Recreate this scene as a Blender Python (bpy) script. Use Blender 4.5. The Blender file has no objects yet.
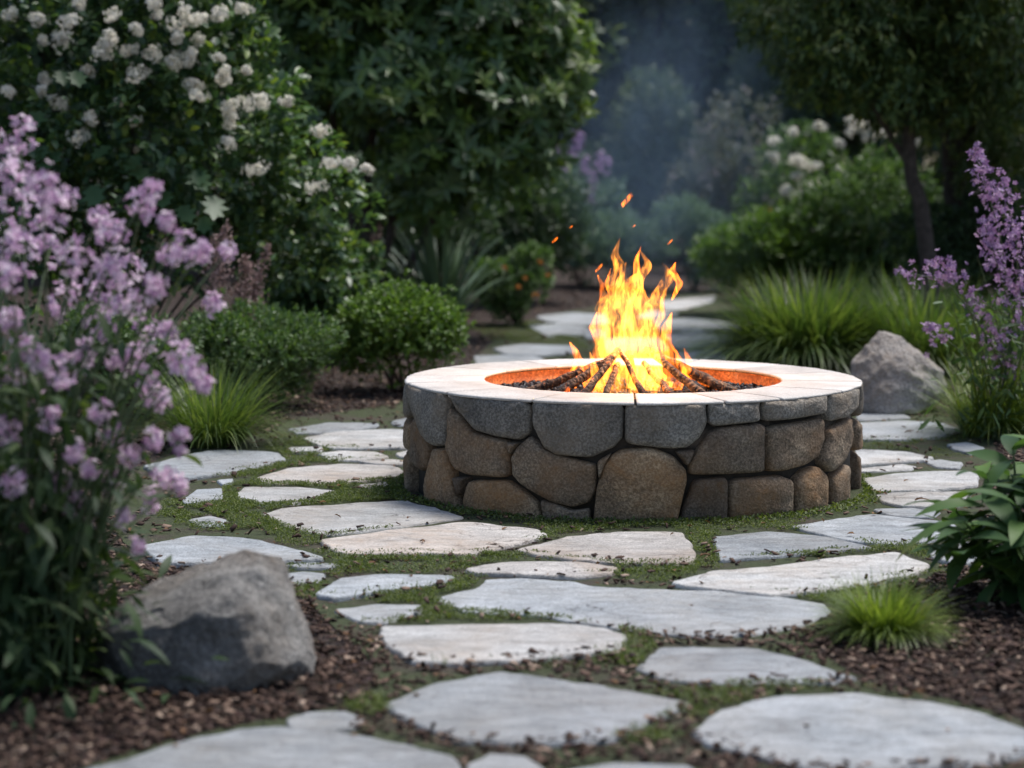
import bpy, bmesh, math, random
import numpy as np
from mathutils import Vector, noise as mnoise

# ------------------------------------------------------------------ camera, world, sun
scene = bpy.context.scene
C = scene.collection
FPX = 2200.0
TILT = math.atan(221 / FPX)
CAM_H = 1.28
cam_d = bpy.data.cameras.new('camera')
cam = bpy.data.objects.new('camera', cam_d)
C.objects.link(cam)
cam.location = (0, 0, CAM_H)
cam.rotation_euler = (math.pi / 2 - TILT, 0, 0)
cam_d.sensor_width = 36
cam_d.lens = FPX / 1024 * 36
cam_d.clip_end = 1000
cam_d.dof.use_dof = True
cam_d.dof.focus_distance = 7.95
cam_d.dof.aperture_fstop = 2.1
scene.camera = cam

SUN_EL, SUN_AZ = math.radians(64), math.radians(48)      # azimuth clockwise from +Y: behind the pit, to the right
world = bpy.data.worlds.new('World')
scene.world = world
world.use_nodes = True
wn = world.node_tree
sky = wn.nodes.new('ShaderNodeTexSky')
sky.sky_type = 'NISHITA'
sky.sun_disc = False
sky.sun_elevation = SUN_EL
sky.sun_rotation = SUN_AZ
sky.dust_density = 2.0
wn.links.new(sky.outputs[0], wn.nodes['Background'].inputs[0])
wn.nodes['Background'].inputs[1].default_value = 0.085

sun_d = bpy.data.lights.new('sun', 'SUN')
sun_d.energy = 2.5
sun_d.angle = math.radians(20)
sun_d.color = (1.0, 0.965, 0.93)
sun = bpy.data.objects.new('sun', sun_d)
C.objects.link(sun)
sdir = Vector((math.sin(SUN_AZ) * math.cos(SUN_EL), math.cos(SUN_AZ) * math.cos(SUN_EL), math.sin(SUN_EL)))
sun.rotation_euler = sdir.to_track_quat('Z', 'Y').to_euler()

scene.view_settings.view_transform = 'Standard'
scene.view_settings.look = 'None'
scene.view_settings.gamma = 1
scene.view_settings.exposure = 0.88
scene.cycles.use_denoising = True
scene.cycles.max_bounces = 7
scene.cycles.diffuse_bounces = 3
scene.cycles.glossy_bounces = 2
scene.cycles.transmission_bounces = 3
scene.cycles.volume_bounces = 1
scene.cycles.transparent_max_bounces = 64
scene.cycles.volume_step_rate = 2.0
scene.cycles.volume_max_steps = 128

rng = np.random.default_rng(11)
random.seed(5)
ct, st = math.cos(TILT), math.sin(TILT)


def ray(px, py):
    a, b = (px - 512) / FPX, -(py - 384) / FPX
    return Vector((a, ct + b * st, -st + b * ct))


def G(px, py, z=0.0):
    d = ray(px, py)
    return Vector((0, 0, CAM_H)) + d * ((z - CAM_H) / d.z)


def P(px, py, Y):
    d = ray(px, py)
    return Vector((0, 0, CAM_H)) + d * (Y / d.y)


def proj(V):
    V = np.asarray(V, float)
    x, y, z = V[..., 0], V[..., 1], V[..., 2] - CAM_H
    f = y * ct - z * st
    u = y * st + z * ct
    return 512 + FPX * x / f, 384 - FPX * u / f


# ------------------------------------------------------------------ object helpers
def tag(o, label=None, cat=None, group=None, kind=None):
    if label: o['label'] = label
    if cat: o['category'] = cat
    if group: o['group'] = group
    if kind: o['kind'] = kind
    return o


def thing(name, label, cat, loc=(0, 0, 0), group=None):
    o = bpy.data.objects.new(name, None)
    o.empty_display_size = 0.2
    C.objects.link(o)
    o.location = loc
    return tag(o, label, cat, group)


def link(name, me, mat, parent=None):
    """link a mesh given in world coordinates, optionally as a child of a thing"""
    o = bpy.data.objects.new(name, me)
    for m in (mat if isinstance(mat, (list, tuple)) else [mat]):
        me.materials.append(m)
    C.objects.link(o)
    if parent is not None:
        o.parent = parent
        base = Vector((0, 0, 0))
        p = parent
        while p is not None:
            base += Vector(p.location)
            p = p.parent
        o.location = -base
    return o


def recentre(o):
    """move the origin of a top-level mesh to the middle of its base"""
    me = o.data
    n = len(me.vertices)
    v = np.empty(n * 3, np.float32)
    me.vertices.foreach_get('co', v)
    v = v.reshape(-1, 3)
    c = (v.min(0) + v.max(0)) / 2
    c[2] = v[:, 2].min()
    v -= c
    me.vertices.foreach_set('co', v.ravel())
    o.location = c.tolist()
    return o


def mesh_np(name, V, F, smooth=False, mat_idx=None):
    """V (n,3); F list of (k,c) int arrays"""
    if not isinstance(F, list): F = [F]
    F = [np.asarray(f, np.int32) for f in F if len(f)]
    me = bpy.data.meshes.new(name)
    V = np.asarray(V, np.float32)
    me.vertices.add(len(V))
    me.vertices.foreach_set('co', V.ravel())
    nl = sum(f.size for f in F)
    npoly = sum(len(f) for f in F)
    me.loops.add(nl)
    me.loops.foreach_set('vertex_index', np.concatenate([f.ravel() for f in F]))
    me.polygons.add(npoly)
    sizes = np.concatenate([np.full(len(f), f.shape[1], np.int32) for f in F])
    starts = np.concatenate([[0], np.cumsum(sizes)[:-1]]).astype(np.int32)
    me.polygons.foreach_set('loop_start', starts)
    if smooth:
        me.polygons.foreach_set('use_smooth', np.ones(npoly, bool))
    if mat_idx is not None:
        me.polygons.foreach_set('material_index', np.asarray(mat_idx, np.int32))
    me.update(calc_edges=True)
    me.validate()
    return me


class Bag:
    """collects pieces into one mesh"""
    def __init__(s): s.V, s.F, s.n = [], {}, 0

    def add(s, V, F):
        V = np.asarray(V, float).reshape(-1, 3)
        for f in (F if isinstance(F, list) else [F]):
            f = np.asarray(f, np.int64)
            if len(f): s.F.setdefault(f.shape[1], []).append(f + s.n)
        s.V.append(V)
        s.n += len(V)

    def mesh(s, name, smooth=False):
        return mesh_np(name, np.concatenate(s.V), [np.concatenate(f) for f in s.F.values()], smooth)


def norm(v):
    return v / np.maximum(np.linalg.norm(v, axis=-1, keepdims=True), 1e-9)


def scatter(bag, T, TF, pos, direc, up, scale, wid=None):
    """copies of a template (length along X, normal along Z) at pos"""
    X = norm(direc)
    Yv = norm(np.cross(up, X))
    Z = np.cross(X, Yv)
    sc = np.broadcast_to(np.asarray(scale, float), (len(pos),))[:, None, None]
    w = np.ones(len(pos)) if wid is None else wid
    V = pos[:, None, :] + sc * (T[None, :, 0:1] * X[:, None, :] + (T[None, :, 1:2] * w[:, None, None]) * Yv[:, None, :] + T[None, :, 2:3] * Z[:, None, :])
    n = len(T)
    for tf in (TF if isinstance(TF, list) else [TF]):
        tf = np.asarray(tf)
        F = (np.arange(len(pos)) * n)[:, None, None] + tf[None]
        s_n = bag.n
        bag.F.setdefault(tf.shape[1], []).append(F.reshape(-1, tf.shape[1]) + s_n)
    bag.V.append(V.reshape(-1, 3))
    bag.n += V.shape[0] * V.shape[1]


def leaf_T(w=0.4, fold=0.12, droop=0.1):
    V = np.array([[0, 0, 0], [.3, -w / 2, fold * w], [.72, -w * .38, fold * w - droop * .4], [1, 0, -droop], [.72, w * .38, fold * w - droop * .4], [.3, w / 2, fold * w],
                  [.35, 0, 0], [.72, 0, -droop * .45]])
    F4 = np.array([[6, 1, 2, 7], [5, 6, 7, 4]])
    F3 = np.array([[0, 1, 6], [0, 6, 5], [7, 2, 3], [7, 3, 4]])
    return V, [F4, F3]


def leaf_S(w=0.4, fold=0.15):
    V = np.array([[0, 0, 0], [.35, -w / 2, fold * w], [.75, -w * .36, fold * w], [1, 0, 0], [.75, w * .36, fold * w], [.35, w / 2, fold * w]])
    return V, [np.array([[0, 1, 2, 3], [0, 3, 4, 5]])]


def leaf_long(w=0.25, droop=0.35, n=6):
    V, F = [], []
    for i in range(n + 1):
        t = i / n
        ww = w / 2 * (math.sin(math.pi * min(1, t * .95 + .05)) ** 0.8) * (1 - .25 * t)
        if i == n: ww = 0.002
        z = -droop * t * t
        x = t * (1 - .25 * droop * t)
        V += [[x, -ww, z + .18 * ww], [x, 0, z], [x, ww, z + .18 * ww]]
        if i:
            a = (i - 1) * 3
            F += [[a, a + 1, a + 4, a + 3], [a + 1, a + 2, a + 5, a + 4]]
    return np.array(V), [np.array(F)]


def lobed_leaf():
    pts = [(0, 0), (.1, .1), (.18, .32), (.33, .2), (.45, .45), (.58, .22), (.78, .3), (.8, .12), (1, 0)]
    V = [[.4, 0, -.02]] + [[x, y, .12 * y] for x, y in pts] + [[x, -y, .12 * y] for x, y in pts[-2:0:-1]]
    n = len(V) - 1
    return np.array(V), [np.array([[0, 1 + i, 1 + (i + 1) % n] for i in range(n)])]


def petals(k=5, w=.5, cup=.25, r=1.0):
    V, F = [], []
    for i in range(k):
        a = 2 * math.pi * i / k
        c, s = math.cos(a), math.sin(a)
        b = len(V)
        for x, y, z in ((.06, 0, 0), (.55, -w / 2, cup * .6), (1, -w * .22, cup), (1, w * .22, cup), (.55, w / 2, cup * .6)):
            V.append([(x * c - y * s) * r, (x * s + y * c) * r, z * r])
        F.append([b, b + 1, b + 2, b + 3, b + 4])
    return np.array(V), [np.array(F)]


def rand_dirs(n):
    return norm(rng.normal(size=(n, 3)))


def tube(bag, pts, rad, sides=6):
    pts = np.asarray(pts, float)
    n = len(pts)
    rad = np.broadcast_to(np.asarray(rad, float), (n,))
    tan = np.gradient(pts, axis=0)
    tan = norm(tan)
    ref = np.array([0.31, 0.2, .93]) if abs(tan[0][2]) < .8 else np.array([1., .1, 0])
    A = norm(np.cross(tan, ref)); B = np.cross(tan, A)
    ang = np.arange(sides) * 2 * math.pi / sides
    V = pts[:, None, :] + rad[:, None, None] * (np.cos(ang)[None, :, None] * A[:, None, :] + np.sin(ang)[None, :, None] * B[:, None, :])
    F = []
    for i in range(n - 1):
        for j in range(sides):
            k = (j + 1) % sides
            F.append([i * sides + j, i * sides + k, (i + 1) * sides + k, (i + 1) * sides + j])
    bag.add(V.reshape(-1, 3), np.array(F))


def bez(a, b, c, n=8):
    t = np.linspace(0, 1, n)[:, None]
    a, b, c = (np.asarray(v, float) for v in (a, b, c))
    return (1 - t) ** 2 * a + 2 * t * (1 - t) * b + t * t * c


def blades(bag, base, az, length, lean, width, segs=5, curl=1.8):
    """arching grass blades; all arguments are arrays"""
    m = len(base)
    t = np.linspace(0, 1, segs + 1)
    H = np.stack([np.cos(az), np.sin(az), np.zeros(m)], -1)
    S = np.stack([-np.sin(az), np.cos(az), np.zeros(m)], -1)
    p0 = lean * .75
    p1 = .25 + lean * 1.9 + rng.uniform(-.2, .35, m)
    phi = p0[:, None] + (p1 - p0)[:, None] * t[None, 1:] ** 1.3
    z0 = np.zeros((m, 1))
    out = np.concatenate([z0, np.cumsum(np.sin(phi), 1)], 1) * length[:, None] / segs
    upz = np.concatenate([z0, np.cumsum(np.cos(phi), 1)], 1) * length[:, None] / segs
    c = base[:, None, :] + out[..., None] * H[:, None] + upz[..., None] * np.array([0, 0, 1.])
    c[..., 2] = np.maximum(c[..., 2], .006)
    w = width[:, None] * np.clip(1.15 * (1 - t[None] ** 2.2), .02, 1) * .5
    L = c + w[..., None] * S[:, None]; R = c - w[..., None] * S[:, None]
    V = np.stack([L, R], 2).reshape(m, -1, 3)
    k = 2 * (segs + 1)
    tf = np.array([[2 * i, 2 * i + 1, 2 * i + 3, 2 * i + 2] for i in range(segs)])
    F = (np.arange(m) * k)[:, None, None] + tf[None]
    bag.add(V.reshape(-1, 3), F.reshape(-1, 4))


# ------------------------------------------------------------------ materials
def new_mat(name):
    m = bpy.data.materials.new(name)
    m.use_nodes = True
    nt = m.node_tree
    return m, nt, nt.nodes['Principled BSDF'], nt.nodes['Material Output']


def ramp(nt, fac, stops, interp='LINEAR'):
    r = nt.nodes.new('ShaderNodeValToRGB')
    r.color_ramp.interpolation = interp
    while len(r.color_ramp.elements) < len(stops): r.color_ramp.elements.new(0.5)
    for e, (p, c) in zip(r.color_ramp.elements, stops):
        e.position = p
        e.color = (*c, 1) if len(c) == 3 else c
    nt.links.new(fac, r.inputs[0])
    return r.outputs[0]


def noise_tex(nt, scale, detail=4, rough=.6, dist=0.0, coord=None, stretch=None):
    n = nt.nodes.new('ShaderNodeTexNoise')
    n.inputs['Scale'].default_value = scale
    n.inputs['Detail'].default_value = detail
    n.inputs['Roughness'].default_value = rough
    n.inputs['Distortion'].default_value = dist
    if coord is None:
        coord = nt.nodes.new('ShaderNodeTexCoord').outputs['Object']
    if stretch:
        mp = nt.nodes.new('ShaderNodeMapping')
        mp.inputs['Scale'].default_value = stretch
        nt.links.new(coord, mp.inputs[0]); coord = mp.outputs[0]
    nt.links.new(coord, n.inputs['Vector'])
    return n.outputs[0]


def mixc(nt, fac, a, b, mode='MIX'):
    m = nt.nodes.new('ShaderNodeMix'); m.data_type = 'RGBA'; m.blend_type = mode
    for sock, v in ((m.inputs[0], fac), (m.inputs[6], a), (m.inputs[7], b)):
        if isinstance(v, (int, float)): sock.default_value = v
        elif isinstance(v, tuple): sock.default_value = (*v, 1)
        else: nt.links.new(v, sock)
    return m.outputs[2]


def math_n(nt, op, a, b=None):
    m = nt.nodes.new('ShaderNodeMath'); m.operation = op
    for sock, v in zip(m.inputs, (a, b)):
        if v is None: continue
        if isinstance(v, (int, float)): sock.default_value = v
        else: nt.links.new(v, sock)
    return m.outputs[0]


def bump(nt, h, strength, dist, prev=None):
    b = nt.nodes.new('ShaderNodeBump')
    b.inputs['Strength'].default_value = strength
    b.inputs['Distance'].default_value = dist
    nt.links.new(h, b.inputs['Height'])
    if prev is not None: nt.links.new(prev, b.inputs['Normal'])
    return b.outputs[0]


def leaf_mat(name, stops, rough=.45, trans=.25, spec=.4, through=(1.6, 1.7, .7)):
    m, nt, bs, out = new_mat(name)
    g = nt.nodes.new('ShaderNodeNewGeometry')
    if through[2] < 1 and 'chip' not in name and 'dry' not in name:
        stops = [(p, tuple(x * 1.5 for x in c)) for p, c in stops]
    col = ramp(nt, g.outputs['Random Per Island'], stops)
    nt.links.new(col, bs.inputs['Base Color'])
    bs.inputs['Roughness'].default_value = rough
    bs.inputs['Specular IOR Level'].default_value = spec
    tr = nt.nodes.new('ShaderNodeBsdfTranslucent')
    br = mixc(nt, 1.0, col, through, 'MULTIPLY')
    nt.links.new(br, tr.inputs[0])
    mx = nt.nodes.new('ShaderNodeMixShader'); mx.inputs[0].default_value = trans
    nt.links.new(bs.outputs[0], mx.inputs[1]); nt.links.new(tr.outputs[0], mx.inputs[2])
    nt.links.new(mx.outputs[0], out.inputs[0])
    return m


def plain(name, col, rough=.7, var=.35, scale=30):
    m, nt, bs, out = new_mat(name)
    n = noise_tex(nt, scale)
    c = ramp(nt, n, [(.3, tuple(x * (1 - var) for x in col)), (.7, tuple(x * (1 + var) for x in col))])
    nt.links.new(c, bs.inputs['Base Color'])
    bs.inputs['Roughness'].default_value = rough
    nt.links.new(bump(nt, n, .5, .01), bs.inputs['Normal'])
    return m


def stone_mat(name, dark, mid, light, stain=None, grain=140, rough=.85, bstr=.6, big=5, crack=False, bdist=.012, gmix=.55, spread=((0, (.84,) * 3), (1, (1.14,) * 3))):
    m, nt, bs, out = new_mat(name)
    oi = nt.nodes.new('ShaderNodeObjectInfo')
    tc = nt.nodes.new('ShaderNodeTexCoord')
    add = nt.nodes.new('ShaderNodeVectorMath'); add.operation = 'ADD'
    off = nt.nodes.new('ShaderNodeVectorMath'); off.operation = 'SCALE'
    off.inputs[0].default_value = (37, 19, 53)
    nt.links.new(oi.outputs['Random'], off.inputs['Scale'])
    nt.links.new(tc.outputs['Object'], add.inputs[0]); nt.links.new(off.outputs[0], add.inputs[1])
    co = add.outputs[0]
    n1 = noise_tex(nt, big, 8, .65, .4, co)
    n2 = noise_tex(nt, grain, 3, .7, 0, co)
    n3 = noise_tex(nt, big * 5, 6, .7, .3, co)
    c = ramp(nt, n1, [(.3, dark), (.5, mid), (.72, light)])
    g = ramp(nt, n2, [(.40, (.3,) * 3), (.5, (1.,) * 3), (.62, (2.,) * 3)])
    c = mixc(nt, gmix, c, g, 'MULTIPLY')
    if stain:
        f = ramp(nt, n3, [(.48, (0,) * 3), (.66, (1,) * 3)])
        n4 = noise_tex(nt, big * .7, 3, .5, .2, co)
        f2 = ramp(nt, n4, [(.42, (0,) * 3), (.6, (.85,) * 3)])
        ff = math_n(nt, 'MULTIPLY', f2, math_n(nt, 'ADD', math_n(nt, 'MULTIPLY', f, .5), .5))
        c = mixc(nt, ff, c, stain)
    # stones differ a little from one another
    v = ramp(nt, oi.outputs['Random'], spread)
    c = mixc(nt, 1.0, c, v, 'MULTIPLY')
    h = math_n(nt, 'ADD', math_n(nt, 'MULTIPLY', n3, 1.0), math_n(nt, 'MULTIPLY', n2, .35))
    nrm = bump(nt, h, bstr, bdist)
    if crack:
        vein = noise_tex(nt, 7, 9, .72, 1.2, co, (1, 2.2, 1))
        c = mixc(nt, 1.0, c, ramp(nt, vein, [(.36, (.72, .71, .70)), (.5, (1.,) * 3), (.66, (1.12,) * 3)]), 'MULTIPLY')
        speck = noise_tex(nt, 60, 2, .5, 0, co)
        c = mixc(nt, 1.0, c, ramp(nt, speck, [(.26, (.55, .52, .48)), (.34, (1.,) * 3)]), 'MULTIPLY')
        nrm = bump(nt, vein, .8, .03, nrm)
        w = nt.nodes.new('ShaderNodeTexVoronoi'); w.feature = 'DISTANCE_TO_EDGE'; w.inputs['Scale'].default_value = 2.3
        dn = nt.nodes.new('ShaderNodeTexNoise'); dn.inputs['Scale'].default_value = 3; dn.inputs['Detail'].default_value = 6
        nt.links.new(co, dn.inputs['Vector'])
        sc = nt.nodes.new('ShaderNodeVectorMath'); sc.operation = 'SCALE'; sc.inputs['Scale'].default_value = .7
        nt.links.new(dn.outputs[1], sc.inputs[0])
        ad = nt.nodes.new('ShaderNodeVectorMath'); ad.operation = 'ADD'
        nt.links.new(co, ad.inputs[0]); nt.links.new(sc.outputs[0], ad.inputs[1])
        nt.links.new(ad.outputs[0], w.inputs['Vector'])
        line = ramp(nt, w.outputs['Distance'], [(0, (0,) * 3), (.012, (1,) * 3)])
        gate = ramp(nt, noise_tex(nt, 2.1, 2, .5, 0, co), [(.52, (1,) * 3), (.6, (0,) * 3)])
        lg = mixc(nt, gate, line, (1., 1., 1.))
        c = mixc(nt, 1.0, c, mixc(nt, lg, (.45, .42, .4), (1., 1., 1.)), 'MULTIPLY')
        nrm = bump(nt, lg, .5, .006, nrm)
    nt.links.new(c, bs.inputs['Base Color'])
    bs.inputs['Roughness'].default_value = rough
    bs.inputs['Specular IOR Level'].default_value = .3
    nt.links.new(nrm, bs.inputs['Normal'])
    return m


M = {}
M['slab_blue'] = stone_mat('bluestone', (.26, .285, .305), (.375, .40, .42), (.48, .505, .525), (.34, .335, .32), grain=170, big=3.6, bstr=.75, crack=True, rough=.6, bdist=.014, gmix=.28)
M['slab_pale'] = stone_mat('pale_flagstone', (.38, .385, .38), (.53, .53, .52), (.64, .635, .62), (.44, .385, .33), grain=170, big=3.6, bstr=.75, crack=True, rough=.6, bdist=.014, gmix=.28)
M['slab_pink'] = stone_mat('warm_flagstone', (.38, .36, .34), (.53, .50, .47), (.63, .605, .575), (.52, .41, .32), grain=170, big=3.6, bstr=.75, crack=True, rough=.6, bdist=.014, gmix=.28)
M['cap_top'] = stone_mat('pale_coping', (.42, .39, .36), (.56, .53, .49), (.66, .625, .585), (.40, .345, .29), grain=150, big=4, bstr=.5, rough=.65, bdist=.008, gmix=.2)
M['granite'] = stone_mat('grey_granite', (.13, .116, .098), (.215, .194, .165), (.32, .292, .25), (.24, .185, .13), grain=110, big=6, bstr=1.0, gmix=.5, bdist=.018)
M['fieldstone'] = stone_mat('brown_fieldstone', (.13, .098, .071), (.228, .178, .13), (.35, .285, .21), (.28, .155, .07), grain=110, big=6, bstr=1.0, gmix=.5, bdist=.018, spread=((0, (.62, .62, .64)), (.35, (1.0, .97, .93)), (.7, (1.08, 1.03, .97)), (1, (1.4, 1.26, 1.07))))
M['boulder'] = stone_mat('boulder_rock', (.12, .117, .112), (.22, .212, .20), (.34, .33, .31), (.20, .165, .13), grain=90, big=5, bstr=1.0, bdist=.03, gmix=.4)
M['boulder_pale'] = stone_mat('pale_boulder_rock', (.30, .285, .27), (.43, .41, .385), (.56, .54, .51), (.42, .34, .27), grain=90, big=5, bstr=1.0, bdist=.03, gmix=.4)
M['mortar'] = plain('dark_mortar', (.035, .028, .022), .95)
M['firelight_brick'] = stone_mat('firelight_tinted_brick', (.36, .13, .05), (.55, .21, .08), (.62, .30, .14), (.30, .11, .06), grain=90, big=9, bstr=.7)  # brick colour with the fire's orange glow on the inner wall painted in
M['bark'] = plain('dark_bark', (.045, .034, .027), .9, .5, 25)
M['bark_grey'] = plain('grey_brown_bark', (.07, .055, .045), .9, .5, 25)
M['stem_green'] = plain('green_stem', (.07, .11, .04), .6, .3, 20)
M['stem_red'] = plain('reddish_stem', (.10, .06, .05), .7, .3, 20)

M['rhodo'] = leaf_mat('rhododendron_leaf', [(0, (.034, .062, .024)), (.6, (.06, .105, .036)), (1, (.10, .15, .046))], .38, .25, .5)
M['rhodo_young'] = leaf_mat('young_rhododendron_leaf', [(0, (.06, .10, .022)), (1, (.115, .16, .03))], .45, .3, .3)
M['hydra'] = leaf_mat('dark_shrub_leaf', [(0, (.028, .058, .028)), (.6, (.05, .095, .04)), (.92, (.085, .135, .04)), (.97, (.14, .19, .045))], .42, .25, .5)
M['lilac_leaf'] = leaf_mat('lilac_plant_leaf', [(0, (.014, .028, .013)), (.7, (.028, .05, .02)), (1, (.055, .08, .025))], .55, .25, .2)
M['bluegreen'] = leaf_mat('blue_green_leaf', [(0, (.045, .078, .058)), (1, (.095, .145, .105))], .6, .2, .2)
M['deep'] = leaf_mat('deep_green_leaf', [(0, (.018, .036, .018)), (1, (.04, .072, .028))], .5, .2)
M['box'] = leaf_mat('box_leaf', [(0, (.035, .07, .015)), (.6, (.07, .125, .025)), (1, (.12, .19, .035))], .45, .25)
M['small'] = leaf_mat('small_green_leaf', [(0, (.03, .06, .022)), (.6, (.055, .10, .035)), (1, (.10, .155, .05))], .5, .25)
M['grass'] = leaf_mat('grass_blade', [(0, (.03, .055, .018)), (.6, (.06, .095, .025)), (1, (.12, .15, .045))], .4, .35)
M['tuft'] = leaf_mat('bright_grass_blade', [(0, (.05, .08, .015)), (.6, (.095, .135, .025)), (1, (.16, .20, .045))], .4, .35)
M['strap'] = leaf_mat('strap_leaf', [(0, (.045, .075, .045)), (1, (.10, .145, .085))], .4, .25)
M['moss'] = leaf_mat('moss_leaf', [(0, (.035, .052, .015)), (.6, (.065, .088, .025)), (1, (.11, .13, .04))], .6, .3)
M['lance'] = leaf_mat('glossy_lance_leaf', [(0, (.024, .052, .02)), (.6, (.045, .085, .028)), (1, (.085, .145, .035))], .5, .3, .15)
M['tree_r'] = leaf_mat('fine_tree_leaf', [(0, (.024, .046, .016)), (.6, (.054, .086, .026)), (.92, (.10, .13, .034)), (1, (.16, .18, .045))], .45, .25)
M['far'] = leaf_mat('far_tree_leaf', [(0, (.026, .045, .028)), (.7, (.052, .082, .046)), (1, (.09, .118, .055))], .6, .2)
M['far_yel'] = leaf_mat('far_yellow_leaf', [(0, (.05, .065, .02)), (1, (.13, .13, .035))], .6, .3)
M['grey_lav'] = leaf_mat('grey_leaf', [(0, (.06, .075, .065)), (.8, (.09, .10, .085)), (.9, (.16, .13, .17)), (1, (.2, .16, .21))], .6, .2)
M['white_petal'] = leaf_mat('white_petal', [(0, (.68, .66, .56)), (.7, (.82, .81, .73)), (1, (.82, .75, .68))], .6, .48, .3, (1, 1, 1))
M['purple_petal'] = leaf_mat('lilac_petal', [(0, (.48, .28, .46)), (.5, (.68, .49, .64)), (1, (.84, .74, .81))], .55, .45, .3, (1, 1, 1))
M['violet_petal'] = leaf_mat('violet_petal', [(0, (.26, .14, .32)), (.5, (.42, .26, .46)), (1, (.62, .46, .64))], .55, .3, .3, (1, 1, 1))
M['dusty_bud'] = leaf_mat('dusty_pink_bud', [(0, (.2, .13, .12)), (.6, (.36, .25, .23)), (1, (.5, .36, .34))], .7, .2, .3, (1, 1, 1))
M['orange_petal'] = leaf_mat('orange_petal', [(0, (.42, .13, .03)), (1, (.55, .26, .06))], .6, .3, .3, (1, 1, 1))
M['chip'] = leaf_mat('bark_chip', [(0, (.022, .012, .009)), (.45, (.05, .028, .02)), (.8, (.10, .06, .043)), (.94, (.21, .145, .105)), (1, (.34, .26, .2))], .8, 0.0, .25)
M['litter'] = leaf_mat('dry_leaf', [(0, (.08, .04, .022)), (1, (.22, .12, .06))], .8, .1, .2)


def ground_mat():
    m, nt, bs, out = new_mat('mulch_soil')
    n = noise_tex(nt, 45, 6, .7)
    v = nt.nodes.new('ShaderNodeTexVoronoi'); v.inputs['Scale'].default_value = 55
    tc = nt.nodes.new('ShaderNodeTexCoord'); nt.links.new(tc.outputs['Object'], v.inputs['Vector'])
    c = ramp(nt, n, [(.3, (.022, .013, .01)), (.55, (.05, .028, .02)), (.75, (.11, .065, .045))])
    c = mixc(nt, .35, c, mixc(nt, 1., v.outputs['Color'], (.09, .06, .045), 'MULTIPLY'))
    nt.links.new(c, bs.inputs['Base Color'])
    bs.inputs['Roughness'].default_value = .95
    nt.links.new(bump(nt, math_n(nt, 'ADD', n, v.outputs['Distance']), 1, .03), bs.inputs['Normal'])
    return m


def path_mat():
    m, nt, bs, out = new_mat('joint_soil')
    n = noise_tex(nt, 60, 6, .7)
    n2 = noise_tex(nt, 3.5, 4, .6)
    a = ramp(nt, n, [(.3, (.035, .026, .018)), (.6, (.075, .058, .042)), (.8, (.16, .13, .10))])
    b = ramp(nt, n, [(.3, (.025, .04, .01)), (.7, (.06, .085, .022))])
    c = mixc(nt, ramp(nt, n2, [(.36, (0,) * 3), (.52, (.85,) * 3)]), a, b)
    nt.links.new(c, bs.inputs['Base Color'])
    bs.inputs['Roughness'].default_value = .95
    nt.links.new(bump(nt, n, 1, .02), bs.inputs['Normal'])
    return m


# ------------------------------------------------------------------ ground and path
gb = Bag()
gb.add([[-150, -60, 0], [150, -60, 0], [150, 240, 0], [-150, 240, 0]], np.array([[0, 1, 2, 3]]))
ground = link('ground', gb.mesh('ground'), ground_mat())
tag(ground, kind='structure', label='dark brown mulched garden ground', cat='ground')

PATH_PX = [(640, 295), (690, 291), (715, 293), (728, 305), (740, 325), (735, 362), (870, 403), (930, 411), (975, 425), (1000, 445), (985, 480), (1012, 545), (935, 575), (855, 605), (800, 640),
           (862, 680), (1024, 715), (1080, 760), (1080, 800), (40, 800), (80, 765), (190, 735), (275, 718), (375, 700), (375, 660), (330, 625), (290, 580), (140, 565), (100, 510), (140, 460), (275, 432), (292, 417), (400, 405),
           (465, 372), (475, 355), (525, 318), (590, 308)]


def chaikin(pts, k=1, closed=True):
    pts = [np.asarray(p, float) for p in pts]
    for _ in range(k):
        out = []
        n = len(pts)
        for i in range(n if closed else n - 1):
            a, b = pts[i], pts[(i + 1) % n]
            out += [a * .75 + b * .25, a * .25 + b * .75]
        pts = out
    return pts


pp = [G(x, y, .004) for x, y in PATH_PX]
me = bpy.data.meshes.new('path')
bm = bmesh.new()
vs = [bm.verts.new((p[0], p[1], .004)) for p in chaikin([tuple(p) for p in pp], 2)]
f = bm.faces.new(vs)
if f.normal.z < 0: f.normal_flip()
bmesh.ops.triangulate(bm, faces=[f])
bm.to_mesh(me); bm.free()
path = link('path', me, path_mat())
tag(path, kind='structure', label='soil and moss bed of the flagstone path', cat='path')

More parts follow.
